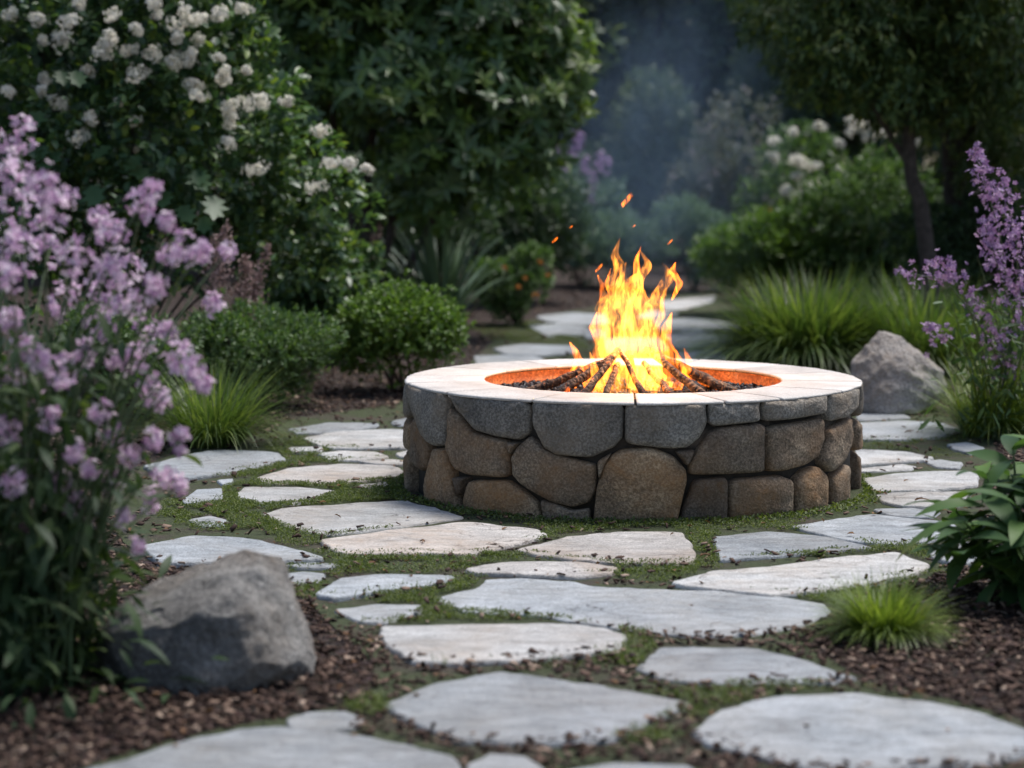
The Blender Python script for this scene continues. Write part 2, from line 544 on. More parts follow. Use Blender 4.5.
# ------------------------------------------------------------------ flagstones
GRP = 'flagstones of the garden path'
SLABS = [
 ('slab_blue', 'thin flat grey flagstone at the edge of the red mulch, farthest left behind the pit', [(289,429),(329,422.6),(377,423),(376,426),(339,431.5),(299,433)]),
 ('slab_pale', 'broad pale flagstone touching the left side of the pit, just before the thin mulch-edge slab', [(303,438),(336,431.5),(389,429),(408,430),(410,447),(329,447.5),(316,443)]),
 ('slab_blue', 'small grey flagstone tucked by the upper left edge of the fire pit', [(391,421.6),(405,418),(410,420),(410,426.5),(394,425)]),
 ('slab_pale', 'tiny pale sliver of stone in moss below the broad slab left of the pit', [(289,447),(322.5,446.5),(321,450),(293,451)]),
 ('slab_pale', 'small oval pale flagstone ringed by moss, left of the pit', [(319,453),(342,450.5),(376,451.5),(387,456),(362,460),(329,459)]),
 ('slab_pale', 'little pale stone wedged against the left wall of the pit', [(395.6,453),(407,450.5),(412,453),(410,457.5),(399,456)]),
 ('slab_blue', 'wide grey flagstone running under the lilac blooms, in front of the grass clump', [(146,465),(180,456.5),(205,451),(240,450),(276,452.5),(285,459),(256,466.5),(226,471.5),(190,478),(160,475)]),
 ('slab_pink', 'long oval flagstone with a warm pinkish right end, left of the pit', [(256,478),(289,468),(342.5,463.5),(392,465.5),(405.6,471.4),(395.6,478),(342.5,482.4),(279.5,483.7),(263,481.4)]),
 ('slab_pale', 'narrow pale strip of stone between two oval slabs beside the pit', [(359,461),(392,458.8),(409,461),(409,464),(382,463.6)]),
 ('slab_pink', 'tiny warm stone below the pinkish oval slab, near the pit', [(359,485),(386,481.5),(390,486),(369,488)]),
 ('slab_pale', 'pale flagstone with a squared left end, bordered by moss, right of the notched stone', [(238,493),(244.6,487),(296,487),(339,491.4),(309,501.4),(263,505.7),(239.6,499.7)]),
 ('slab_blue', 'notched grey stone beside the lilac leaves, left of the squared pale slab', [(183,499.7),(196.5,489.7),(221.4,488),(222.4,498),(203,500.7),(185,503)]),
 ('slab_blue', 'tiny grey stone between lilac blooms and the pinkish oval slab', [(217,480),(233,478.5),(231,483.5),(222,484)]),
 ('slab_blue', 'small grey stone in moss above the large slab behind the dark boulder', [(188,519.6),(209.8,516),(228,520),(223,525.5),(196.5,525)]),
 ('slab_blue', 'large grey flagstone half hidden behind the dark boulder', [(140,546),(190,536),(243,537),(283,546),(322.7,557),(283,560),(230,562),(163,562)]),
 ('slab_pale', 'large pale flagstone with a long dark crack, left of the pit base', [(258,514.6),(286,508),(362.6,502.5),(405.7,501),(435.6,508),(463,517),(395.8,527),(329,534.6),(309.4,531.3),(282.8,524.6)]),
 ('slab_pink', 'long warm flagstone in front of the pit, along the cracked pale slab', [(322,539.5),(393,530),(465,521.5),(537.6,529.7),(545,534),(508,544.5),(467,553.8),(418.8,552),(348,553.8),(333.4,548)]),
 ('slab_blue', 'thin sliver of stone in moss right of the slab behind the boulder', [(286,564.6),(316,562),(339,563.6),(329,567),(300,567)]),
 ('slab_blue', 'small stone peeking out by the right shoulder of the dark boulder', [(282,574),(303,571),(326,573.6),(316,581),(288,584)]),
 ('slab_blue', 'low wedge flagstone in moss, upper of the pair right of the dark boulder', [(316.7,592.8),(341,578),(374,574),(452,575.5),(441,583.5),(385,589),(337,597)]),
 ('slab_blue', 'small rounded triangular flagstone in moss, lower of the pair right of the dark boulder', [(335,609.5),(374,604.7),(422.5,605),(419,611.4),(385,622.5),(359.5,620.7)]),
 ('slab_pink', 'flat trapezoid flagstone directly in front of the middle of the pit', [(515,550),(567,537),(615,532),(672,531.5),(683,533),(696,556),(692,562),(640,562.5),(575,559)]),
 ('slab_pink', 'narrow lens shaped flagstone between the trapezoid slab and the longest slab', [(467,568.6),(508,561.5),(578,561.5),(615,567),(611.6,572),(574.6,576),(522.7,573.5),(478,572.4)]),
 ('slab_blue', 'longest flagstone with a stepped upper edge, across the middle foreground', [(437,598),(478,588),(486,580),(522.7,578.5),(574.6,582),(590,586),(640,589),(707.5,591),(764,594.5),(824,604),(827.5,612.5),(805,624),(752.5,633),(696,636),(640,631),(577,621),(541,615),(463,611)]),
 ('slab_pale', 'long tapering flagstone right of centre, above the bright grass tuft', [(670,582.5),(715,571),(790,564),(850,555.5),(895,552.5),(929,564),(917.5,571),(865,582.5),(820,590),(771,594),(715,588)]),
 ('slab_blue', 'pointed grey flagstone in front of the right half of the pit', [(715,537),(764,531),(820,535.5),(862,545),(869,547.6),(790,554),(722.5,560),(719,556)]),
 ('slab_blue', 'large four sided flagstone at the right foot of the pit', [(790,526),(835,519),(872.5,514),(951,522),(959,530),(955,536),(895,544.5),(850,540),(820,533)]),
 ('slab_blue', 'grey flagstone partly under the glossy lance leaved plant', [(929,549),(962,541),(1007,547),(1004,556),(959,564),(932,556)]),
 ('slab_blue', 'small grey wedge stone between pit and glossy lance leaved plant', [(872,509),(910,507.5),(940,511),(932.5,517),(895,516)]),
 ('slab_pale', 'pale flagstone with a fallen twig, right of the pit', [(876,494),(917.5,491.5),(970,491.5),(966,503),(940,506.5),(902.5,505),(885,501)]),
 ('slab_pale', 'broad pale flagstone right of the pit, behind the slab with the twig', [(864,478),(902.5,472.5),(955,470.5),(977.5,472),(974,485),(932.5,489.5),(876,490.5)]),
 ('slab_pale', 'slim pale strip of stone at the right wall of the pit', [(858,468.5),(902.5,464),(915.6,466),(910,469.6),(858,471.5)]),
 ('slab_pale', 'tapering pale flagstone at the right wall of the pit, behind the slim strip', [(856,449),(902,451),(932.5,457),(925,459),(880,462.5),(856,465)]),
 ('slab_blue', 'small grey stone right of the slim pale strip', [(925,460.6),(940,459.5),(962.5,462.5),(959,468),(936,466.5)]),
 ('slab_blue', 'small pointed stone under the violet flower stalks', [(947.5,444),(966,442),(985,447.5),(970,453),(955,449)]),
 ('slab_blue', 'oval grey flagstone in front of the pale boulder', [(856,423),(902.5,420.5),(940,423),(960.6,429),(940,436),(902.5,439),(856,439)]),
 ('slab_blue', 'narrow grey stone at the foot of the pale boulder', [(858,412),(899,412.5),(910,417.3),(880,419.5),(858,420)]),
 ('slab_pale', 'rounded oblong flagstone in the foreground, just before the longest slab', [(381.6,626),(485.5,624),(560,623.5),(604,628),(623,635.4),(619,648.4),(537,657.7),(456,661.4),(415,659.5),(389,644.7)]),
 ('slab_blue', 'big peaked flagstone in the centre foreground', [(385,706),(430,685),(500,671.5),(545,678),(590,684),(640,694),(690,702),(680,708),(650,720),(615,738),(540,742),(460,739),(420,724)]),
 ('slab_blue', 'small rounded stone in mulch between the two big foreground slabs at left', [(287,718),(310,711),(345,711),(363,718),(355,727),(320,732),(292,728)]),
 ('slab_blue', 'large flagstone cut by the bottom edge, in front of the dark boulder', [(80,772),(170,746),(240,729),(275,726.5),(340,733),(410,746),(452,757),(462,790),(420,840),(120,840)]),
 ('slab_blue', 'pointed grey flagstone beside the mulch bed, below the longest slab', [(638,667.5),(662.5,647),(752.5,648),(790,656),(835,671),(854,677),(827.5,682),(715,683),(670,679)]),
 ('slab_blue', 'largest rounded flagstone at the lower right of the path', [(696,731),(722.5,709),(782.5,696),(850,694),(925,701),(977.5,712.5),(1024,729),(1035,750),(985,762),(900,768),(809,768),(771,757),(707.5,742)]),
 ('slab_blue', 'small stone at the bottom edge below the big peaked slab', [(468,764),(490,754),(525,756),(545,768),(530,785),(475,785)]),
 ('slab_blue', 'stone barely showing at the bottom edge, centre', [(556,772),(620,762.5),(690,766),(705,790),(560,800)]),
 ('slab_blue', 'oval flagstone behind the pit, left of the flames', [(501,348),(523,344.5),(566,346),(569.6,351),(540,354.4),(510,353)]),
 ('slab_blue', 'flagstone showing just over the left back rim of the pit', [(480,356),(526,354.8),(540,359.5),(520,366),(483,364)]),
 ('slab_blue', 'small rounded flagstone on the far path, left of the flames', [(533,326),(563,323.7),(583,328),(579.6,334),(549.7,335.2)]),
 ('slab_blue', 'broad flagstone on the far path, farthest left of the flames', [(543,316),(573,313),(599.5,314.7),(603,322),(579.6,325),(549.7,320.5)]),
 ('slab_blue', 'wide flat flagstone on the far path, right of the flames', [(659,319.7),(692.6,318),(735.8,324.6),(732,328),(692.6,330.5),(666,329.4)]),
 ('slab_blue', 'rounded flagstone on the far path, right of the flames below the wide flat one', [(669,334),(699,332),(725.8,338),(719,345),(679,347)]),
 ('slab_blue', 'flagstone showing just over the right back rim of the pit', [(680,352),(716,350.5),(722,358),(700,364),(682,361)]),
 ('slab_pale', 'farthest pale flagstone where the path bends away into the shrubs', [(666,301),(692.6,298),(711,296.4),(709,301),(686,308),(669,309.7)]),
 ('slab_blue', 'tiny far flagstone left behind the flames', [(584,329.6),(599.5,328),(605,336),(587,337)]),
 ('slab_blue', 'small far flagstone before the path bend', [(652,310.5),(676,313.5),(659,317.6),(640,317)]),
 ('slab_blue', 'flagstone hidden behind the flames on the far path', [(610,339),(655,338),(664,349),(612,352)]),
]
SLAB_PX = []


def in_poly(x, y, poly):
    poly = np.asarray(poly, float)
    inside = np.zeros(x.shape, bool)
    j = len(poly) - 1
    for i in range(len(poly)):
        xi, yi = poly[i]; xj, yj = poly[j]
        c = ((yi > y) != (yj > y)) & (x < (xj - xi) * (y - yi) / (yj - yi + 1e-12) + xi)
        inside ^= c
        j = i
    return inside


def make_slab(mat, label, poly, idx):
    zt = .015 + .004 * math.sin(idx * 2.4)
    SLAB_PX.append(poly)
    pts = [np.array(G(x, y, zt))[:2] for x, y in poly]
    cen = np.mean(pts, 0)
    # subdivide, soften the corners a little, then roughen the broken edge
    q = []
    n = len(pts)
    for i in range(n):
        a, b = pts[i], pts[(i + 1) % n]
        q += [a + (b - a) * t for t in (.06, .3, .52, .75, .94)]
    q = chaikin(q, 1)
    ring = []
    for p in q:
        d = p - cen
        L = np.linalg.norm(d) + 1e-6
        k = mnoise.noise(Vector((p[0] * 9, p[1] * 9, idx))) * .012 + mnoise.noise(Vector((p[0] * 30, p[1] * 30, idx + 5))) * .007 + mnoise.noise(Vector((p[0] * 80, p[1] * 80, idx + 9))) * .003 + .007
        ring.append(p + d / L * k * min(1, L * 4))
    ring = np.array(ring)
    m = len(ring)
    bm = bmesh.new()
    rows = []
    for inset, z in ((-.006, -.02), (-.003, zt - .009), (.0, zt - .003), (.004, zt)):
        row = []
        for p in ring:
            d = p - cen; L = np.linalg.norm(d) + 1e-6
            pi = p - d / L * min(inset, L * .3)
            dz = 0 if z < 0 else .0025 * mnoise.noise(Vector((p[0] * 14, p[1] * 14, idx * 3.1)))
            row.append(bm.verts.new((pi[0], pi[1], z + dz)))
        rows.append(row)
    for a, b in zip(rows, rows[1:]):
        for i in range(m):
            k = (i + 1) % m
            bm.faces.new((a[i], a[k], b[k], b[i]))
    top = bm.faces.new(rows[-1])
    bmesh.ops.recalc_face_normals(bm, faces=bm.faces[:])
    bmesh.ops.triangulate(bm, faces=[top], ngon_method='BEAUTY')
    me = bpy.data.meshes.new('flagstone')
    bm.to_mesh(me); bm.free()
    o = recentre(link('flagstone', me, M[mat]))
    tag(o, label, 'flagstone', GRP)


for i, (mat, lab, poly) in enumerate(SLABS):
    if i > 44:                                            # the far slabs lie close together
        m_ = np.mean(poly, 0)
        poly = [tuple(m_ + (np.array(p) - m_) * [1.2, 1.12]) for p in poly]
    make_slab(mat, lab, poly, i)

# ------------------------------------------------------------------ the fire pit
PC = Vector((.476, 8.66, 0))
RW, ZT = .885, .434
pit = thing('fire_pit', 'round low fire pit of mortared fieldstone with pale coping ring', 'fire pit', PC)


def on_cyl(px, py, R=RW):
    """pixel -> (theta, z) on the pit's wall; theta 0 faces the camera, positive to the right"""
    d = ray(px, py)
    ox, oy = -PC.x, -PC.y
    a = d.x ** 2 + d.y ** 2; b = 2 * (ox * d.x + oy * d.y); c = ox * ox + oy * oy - R * R
    disc = b * b - 4 * a * c
    t = (-b - math.sqrt(disc)) / (2 * a) if disc > 0 else -b / (2 * a)
    x, y, z = ox + d.x * t, oy + d.y * t, CAM_H + d.z * t
    return math.atan2(x, -y), z


def LC(pts): return [(396 + .25 * x, 340 + .25 * y) for x, y in pts]
def RC(pts): return [(620 + .25 * x, 340 + .25 * y) for x, y in pts]


TOPC = [LC([(52,170),(100,185),(205,232),(200,420),(150,425),(110,390),(80,300),(58,230)]),
        LC([(210,235),(535,265),(530,370),(490,400),(400,385),(320,360),(280,310),(255,285),(215,262)]),
        LC([(545,265),(910,272),(905,390),(870,430),(780,470),(640,460),(590,430),(545,340)]),
        RC([(20,270),(340,265),(350,330),(320,390),(270,430),(200,435),(20,415)]),
        RC([(352,270),(555,262),(560,325),(380,345),(357,330)]),
        RC([(567,255),(825,225),(820,290),(700,315),(575,325)]),
        RC([(835,220),(950,195),(945,270),(900,310),(840,325),(832,300)])]
MIDC = [LC([(75,310),(90,320),(130,400),(135,440),(125,510),(110,525),(75,500),(60,450)]),
        LC([(205,290),(215,275),(255,300),(310,370),(440,400),(455,440),(450,540),(420,550),(290,540),(240,520),(205,440)]),
        LC([(480,430),(535,385),(600,445),(720,480),(800,500),(795,600),(770,650),(700,670),(600,640),(500,580),(465,540),(460,470)]),
        [(621,450),(646,448),(657.5,450),(675,457.5),(686,470),(687.5,480),(680,512),(676,520),(640,526),(600,526),(593,521),(596,490),(603,465),(611,456)],
        RC([(280,490),(355,375),(395,352),(560,335),(580,345),(580,520),(560,530),(280,540)]),
        RC([(590,350),(815,310),(815,400),(790,460),(740,500),(640,525),(595,525),(590,450)]),
        RC([(830,360),(900,320),(920,310),(925,410),(900,480),(840,530),(810,500),(805,480),(825,400)]),
        LC([(145,435),(195,435),(220,500),(235,590),(260,670),(230,685),(130,660),(118,620),(125,530)]),
        LC([(230,548),(285,548),(270,590),(256,625),(242,590)]),
        LC([(290,562),(440,562),(500,600),(560,650),(580,685),(560,725),(400,725),(272,692),(264,640)]),
        LC([(575,640),(640,655),(700,683),(772,675),(772,740),(600,730),(592,680)]),
        LC([(445,408),(490,412),(470,440),(460,460)]), LC([(805,485),(862,452),(835,500),(812,560)]), RC([(222,445),(300,440),(282,480),(268,505)]),
        RC([(300,560),(420,550),(432,565),(428,700),(420,725),(242,725),(255,680)]),
        RC([(440,560),(640,542),(690,560),(690,670),(670,690),(440,722)]),
        RC([(700,560),(740,520),(790,505),(830,540),(830,675),(760,692),(700,695)]),
        RC([(842,550),(910,490),(912,640),(880,672),(842,680)])]
# the sides and back that the camera sees edge-on or not at all: courses laid round the rest of the ring
joints = [-78, -53.4, -26.9, -2.4, 18.6, 33.7, 57.9, 80.5, 106, 131, 158, 184, 210, 238, 262, 282]
rest_top, rest_low = [], []
for a, b in list(zip(joints, joints[1:]))[7:]:
    rest_top.append([(math.radians(a + .5), ZT), (math.radians(b - .5), ZT), (math.radians(b - .6), .30), (math.radians((a + b) / 2), .275), (math.radians(a + .6), .30)])
A0 = 81.5
for z0, z1, step, a0 in ((.155, .275, 19, 80.5), (.005, .145, 17, 83)):
    a = a0
    while a < 279:
        w = step * random.uniform(.8, 1.2)
        b = min(a + w, 282)
        if 282 - b < 7: b = 282
        j = lambda s=.012: random.uniform(-s, s)
        rest_low.append([(math.radians(a + .5), z0 + abs(j())), (math.radians((a + b) / 2), z0 + abs(j(.006))), (math.radians(b - .5), z0 + abs(j())),
                         (math.radians(b - .5), z1 - abs(j())), (math.radians((a + b) / 2), z1 - abs(j(.006))), (math.radians(a + .5), z1 - abs(j()))])
        a = b


def pit_stone(poly_tz, mat, top=False, seed=0, name='wall_stone'):
    p = np.array([(t * RW, z) for t, z in poly_tz])
    ztop = .4235
    if top:
        zz = p[:, 1].max()
        p[:, 1] = np.where(p[:, 1] > .375, ztop, p[:, 1])
    p[:, 1] = np.where(p[:, 1] < .035, -.012, p[:, 1])
    q = []
    n = len(p)
    for i in range(n):
        a, b = p[i], p[(i + 1) % n]
        q += [a + (b - a) * t for t in (.1, .36, .64, .9)]
    q = np.array(chaikin(q, 1))
    if top:
        q[:, 1] = np.where(q[:, 1] > ztop - .012, ztop, q[:, 1])
    cen = q.mean(0)
    bag_v, rows = [], []
    prof = [(1.015, -.04), (1.01, -.012), (.985, .002), (.94, .009), (.86, .014), (.7, .018), (.5, .02), (.25, .021)]
    for sc, r in prof:
        row = []
        for s, z in q:
            ss, zz = cen[0] + (s - cen[0]) * sc, cen[1] + (z - cen[1]) * sc
            rr = r
            if top:
                k = np.clip((z - (ztop - .03)) / .03, 0, 1)          # square upper edge under the coping
                rr = r * (1 - k) + max(r, .006) * k
                if z > ztop - 1e-4: zz = zz if sc < .94 else ztop
            v = Vector((ss * 7, zz * 7, seed * 3.7))
            rr += .010 * mnoise.noise(v) * (1 if sc < .98 else .3) + .004 * mnoise.noise(v * 4) + .002 * mnoise.noise(v * 11)
            th = ss / RW
            R = RW + rr
            row.append(len(bag_v))
            bag_v.append((PC.x + R * math.sin(th), PC.y - R * math.cos(th), zz))
        rows.append(row)
    th = cen[0] / RW; R = RW + .021
    bag_v.append((PC.x + R * math.sin(th), PC.y - R * math.cos(th), cen[1]))
    m = len(q)
    F4, F3 = [], []
    for a, b in zip(rows, rows[1:]):
        for i in range(m):
            k = (i + 1) % m
            F4.append((a[i], a[k], b[k], b[i]))
    for i in range(m):
        F3.append((rows[-1][i], rows[-1][(i + 1) % m], len(bag_v) - 1))
    me = mesh_np(name, bag_v, [np.array(F4), np.array(F3)], smooth=True)
    bm = bmesh.new(); bm.from_mesh(me)
    bmesh.ops.recalc_face_normals(bm, faces=bm.faces[:])
    bm.to_mesh(me); bm.free()
    return link(name, me, mat, pit)


sd = 0
for poly in TOPC:
    sd += 1
    pit_stone([on_cyl(x, y) for x, y in poly], M['granite'], True, sd)
for poly in rest_top:
    sd += 1
    pit_stone(poly, M['granite'], True, sd)
for i, poly in enumerate(MIDC):
    sd += 1
    pit_stone([on_cyl(x, y) for x, y in poly], M['fieldstone'], False, sd)
for i, poly in enumerate(rest_low):
    sd += 1
    pit_stone(poly, M['fieldstone'], False, sd)
# sliver stones down the left silhouette
for poly in ([(-87, .16), (-80.5, .15), (-79.5, .30), (-84, .31), (-88, .28)], [(-86, .005), (-76, .005), (-76.5, .12), (-80, .14), (-87, .13)]):
    sd += 1


def ring_mesh(bag, prof, n=128, a0=0., a1=2 * math.pi, closed=True):
    """profile of (r, z) swept round the pit axis"""
    m = len(prof)
    k = n if closed else n + 1
    V = []
    for i in range(k):
        th = a0 + (a1 - a0) * i / n
        for r, z in prof: V.append((PC.x + r * math.sin(th), PC.y - r * math.cos(th), z))
    F = []
    for i in range(n):
        i2 = (i + 1) % k
        for j in range(m - 1):
            F.append((i * m + j, i2 * m + j, i2 * m + j + 1, i * m + j + 1))
    bag.add(V, np.array(F))
    return k, m


cb = Bag()
ring_mesh(cb, [(.84, 0), (.856, 0.001), (.856, .421), (.66, .4215)], 128)
link('mortar_core', cb.mesh('mortar_core'), M['mortar'], pit)
cb = Bag()
ring_mesh(cb, [(.64, .05), (.597, .052), (.597, .418), (.64, .4185)], 128)
link('firelight_tinted_lining', cb.mesh('firelight_tinted_lining'), M['firelight_brick'], pit)
# coping: one wedge per joint, outer edge chipped
for wi, (a, b) in enumerate(zip(joints, joints[1:])):
    a, b = math.radians(a) + .0058, math.radians(b) - .0058
    n = max(10, int((b - a) / .012))
    V, ks = [], []
    prof = [(.590, .4228), (.586, .428), (.587, .4320), (.593, ZT), (.66, ZT), (.74, ZT), (.82, ZT), (.884, ZT), (.893, .4325), (.8965, .429), (.8955, .4236)]
    for i in range(n + 1):
        th = a + (b - a) * i / n
        for k, (r, z) in enumerate(prof):
            e = .008 * mnoise.noise(Vector((th * 6, 1.3, 0))) + .006 * mnoise.noise(Vector((th * 25, 4.1, 0))) + .004 * mnoise.noise(Vector((th * 70, 4.1, r * 30))) if k >= 7 else .003 * mnoise.noise(Vector((th * 14, 8, 0)))
            zz = z + (.0012 * mnoise.noise(Vector((th * 9, r * 20, 2))) if 2 < k < 8 else 0)
            V.append((PC.x + (r + e) * math.sin(th), PC.y - (r + e) * math.cos(th), zz))
    m = len(prof)
    F = [(i * m + j, (i + 1) * m + j, (i + 1) * m + j + 1, i * m + j + 1) for i in range(n) for j in range(m - 1)]
    F += [(i * m + m - 1, (i + 1) * m + m - 1, (i + 1) * m, i * m) for i in range(n)]
    ends = [list(range(m)), [n * m + j for j in range(m)][::-1]]
    me = mesh_np('coping_stone', V, [np.array(F), np.array(ends)])
    bm = bmesh.new(); bm.from_mesh(me)
    bmesh.ops.recalc_face_normals(bm, faces=bm.faces[:])
    bm.to_mesh(me); bm.free()
    link('coping_stone', me, M['cap_top'], pit)

# lava gravel bed
m_, nt, bs, _ = new_mat('black_lava_rock')
g_ = nt.nodes.new('ShaderNodeNewGeometry')
nt.links.new(ramp(nt, g_.outputs['Random Per Island'], [(0, (.004, .004, .005)), (.9, (.014, .014, .017)), (1, (.05, .05, .06))]), bs.inputs['Base Color'])
bs.inputs['Roughness'].default_value = .4
bs.inputs['Specular IOR Level'].default_value = .2
M['lava'] = m_
lb = Bag()
ring_mesh(lb, [(.0, .362), (.3, .364), (.595, .352)], 64)
N = 5200
r_ = .585 * np.sqrt(rng.random(N)); th = rng.random(N) * 2 * np.pi
pos = np.stack([PC.x + r_ * np.cos(th), PC.y + r_ * np.sin(th), .354 + .022 * rng.random(N)], -1)
bmi = bmesh.new(); bmesh.ops.create_icosphere(bmi, subdivisions=1, radius=1)
IV = np.array([v.co[:] for v in bmi.verts]); IF = np.array([[v.index for v in f.verts] for f in bmi.faces]); bmi.free()
IVr = IV * (1 + .25 * rng.normal(size=(len(IV), 1)))
scatter(lb, IVr, [IF], pos, rand_dirs(N), rand_dirs(N), .009 + .008 * rng.random(N))
o = link('lava_gravel', lb.mesh('lava_gravel'), M['lava'])
tag(o, 'bed of black lava gravel inside the fire pit', 'gravel', kind='stuff')

# ------------------------------------------------------------------ logs
m_, nt, bs, _ = new_mat('charred_wood')
n1 = noise_tex(nt, 16, 6, .7, .5, None, (1, 1, .25))
v_ = nt.nodes.new('ShaderNodeTexVoronoi'); v_.inputs['Scale'].default_value = 42; v_.feature = 'DISTANCE_TO_EDGE'
tc_ = nt.nodes.new('ShaderNodeTexCoord'); nt.links.new(tc_.outputs['Object'], v_.inputs['Vector'])
nt.links.new(ramp(nt, n1, [(.33, (.014, .010, .008)), (.48, (.07, .04, .026)), (.58, (.24, .13, .07)), (.72, (.4, .24, .13))]), bs.inputs['Base Color'])
bs.inputs['Roughness'].default_value = .85
nt.links.new(bump(nt, math_n(nt, 'ADD', n1, v_.outputs['Distance']), .8, .02), bs.inputs['Normal'])
M['char'] = m_
# embers glow in the cracks of the charred wood
glow = ramp(nt, noise_tex(nt, 22, 4, .7, .4), [(.60, (0, 0, 0)), (.72, (1, .16, .01))])
nt.links.new(glow, bs.inputs['Emission Color']); bs.inputs['Emission Strength'].default_value = 1.2

APEX = Vector((PC.x - .01, PC.y, .50))
LOGS = [  # foot offset (dx, dy), top offset, radius, label
 (-.37, -.10, -.10, -.02, .019, 'charred log leaning from the far left, outermost on the left of the fire'),
 (-.27, -.20, -.07, -.05, .021, 'charred log leaning from front left, its foot on the gravel'),
 (-.19, -.30, -.05, -.07, .018, 'thin charred log at the front left of the fire'),
 (-.11, -.27, -.05, -.06, .015, 'short thin stick just left of the middle of the fire front'),
 (.24, -.24, .10, -.04, .018, 'burning log leaning from the front right with orange underside'),
 (.03, -.27, -.04, -.05, .013, 'thin stick in the middle of the fire front, half wrapped in flame'),
 (.13, -.27, .05, -.05, .014, 'thin stick just right of the middle of the fire front'),
 (.35, -.12, .11, -.01, .022, 'long dark log leaning from the right, outermost on the right of the fire'),
 (.30, .12, .06, .06, .020, 'log at the back right, behind the flames'),
 (-.22, .18, -.06, .06, .020, 'log at the back left, behind the flames'),
 (.02, .27, .0, .08, .02, 'log at the very back of the fire stack'),
]
for li, (dx, dy, tx, ty, r, lab) in enumerate(LOGS):
    r *= .9
    dx, dy = dx * 1.12, dy * 1.03
    a = np.array([PC.x + dx, PC.y + dy, .378 + r * .5]); b = np.array([APEX.x + tx, APEX.y + ty, .498 + .025 * (li % 3)])
    pts = np.linspace(a, b, 9) + np.array([[mnoise.noise(Vector((i * .8, li, k))) * .008 for k in range(3)] for i in range(9)])
    bag = Bag()
    sides = 10
    tan = norm(b - a); A = norm(np.cross(tan, [0, 0, 1.])); B = np.cross(tan, A)
    V = []
    for i, p in enumerate(pts):
        for j in range(sides):
            an = 2 * math.pi * j / sides
            rr = r * (1.08 - .25 * i / 8) * (1 + .22 * mnoise.noise(Vector((math.cos(an) * 1.5, math.sin(an) * 1.5 + li * 3, i * .35))))
            V.append(p + rr * (math.cos(an) * A + math.sin(an) * B))
    F = [(i * sides + j, i * sides + (j + 1) % sides, (i + 1) * sides + (j + 1) % sides, (i + 1) * sides + j) for i in range(8) for j in range(sides)]
    ends = [list(range(sides))[::-1], [8 * sides + j for j in range(sides)]]
    o = link('firewood_log', mesh_np('firewood_log', V, [np.array(F), np.array(ends)]), M['char'])
    tag(recentre(o), lab, 'log', 'logs stacked in the fire pit')

# ------------------------------------------------------------------ fire
def flame_mat(name, strength, col):
    m = bpy.data.materials.new(name); m.use_nodes = True
    nt = m.node_tree; nt.nodes.clear()
    out = nt.nodes.new('ShaderNodeOutputMaterial')
    em = nt.nodes.new('ShaderNodeEmission'); tr = nt.nodes.new('ShaderNodeBsdfTransparent')
    ad = nt.nodes.new('ShaderNodeAddShader')
    lw = nt.nodes.new('ShaderNodeLayerWeight'); lw.inputs[0].default_value = .5
    f = math_n(nt, 'SUBTRACT', 1.0, lw.outputs['Facing'])
    f = math_n(nt, 'POWER', f, .9)
    n = noise_tex(nt, 34, 3, .55, 1.0, None, (1, 1, .26))
    s = ramp(nt, n, [(.38, (.03,) * 3), (.50, (.5,) * 3), (.60, (1.8,) * 3), (.7, (3.0,) * 3)])
    st_ = math_n(nt, 'MULTIPLY', math_n(nt, 'MULTIPLY', f, s), strength)
    em.inputs[0].default_value = (*col, 1)
    nt.links.new(st_, em.inputs[1])
    nt.links.new(em.outputs[0], ad.inputs[0]); nt.links.new(tr.outputs[0], ad.inputs[1])
    nt.links.new(ad.outputs[0], out.inputs[0])
    return m


M['flame'] = flame_mat('flame', .45, (1.0, .30, .03))
M['flame_edge'] = flame_mat('flame_orange', .75, (1.0, .19, .012))


def flame(spine, widths, seed, mat, parent, depth=.55):
    """closed flame tongue round a spine, with a rippling outline"""
    spine = np.asarray(spine, float)
    n, sides = 30, 12
    t = np.linspace(0, 1, len(spine)); T = np.linspace(0, 1, n)
    c = np.stack([np.interp(T, t, spine[:, k]) for k in range(3)], -1)
    for _ in range(3):
        c[1:-1] = (c[:-2] + 2 * c[1:-1] + c[2:]) / 4
    w = np.interp(T, np.linspace(0, 1, len(widths)), widths) * .78
    for _ in range(2): w[1:-1] = (w[:-2] + 2 * w[1:-1] + w[2:]) / 4
    V = []
    for i in range(n):
        for j in range(sides):
            an = 2 * math.pi * j / sides
            q = Vector((math.cos(an) * 1.2 + seed * 5, math.sin(an) * 1.2, c[i][2] * 13))
            rr = max(.0008, w[i] * (1 + .45 * mnoise.noise(q) + .25 * mnoise.noise(q * 2.3)))
            sx = .35 * w[i] * mnoise.noise(Vector((seed * 2.2, 7, c[i][2] * 22)))
            V.append((c[i][0] + rr * math.cos(an) + sx, c[i][1] + rr * depth * math.sin(an), c[i][2]))
    F = [(i * sides + j, i * sides + (j + 1) % sides, (i + 1) * sides + (j + 1) % sides, (i + 1) * sides + j) for i in range(n - 1) for j in range(sides)]
    ends = [list(range(sides))[::-1], [(n - 1) * sides + j for j in range(sides)]]
    return link('flame', mesh_np('flame', V, [np.array(F), np.array(ends)], smooth=True), mat, parent)


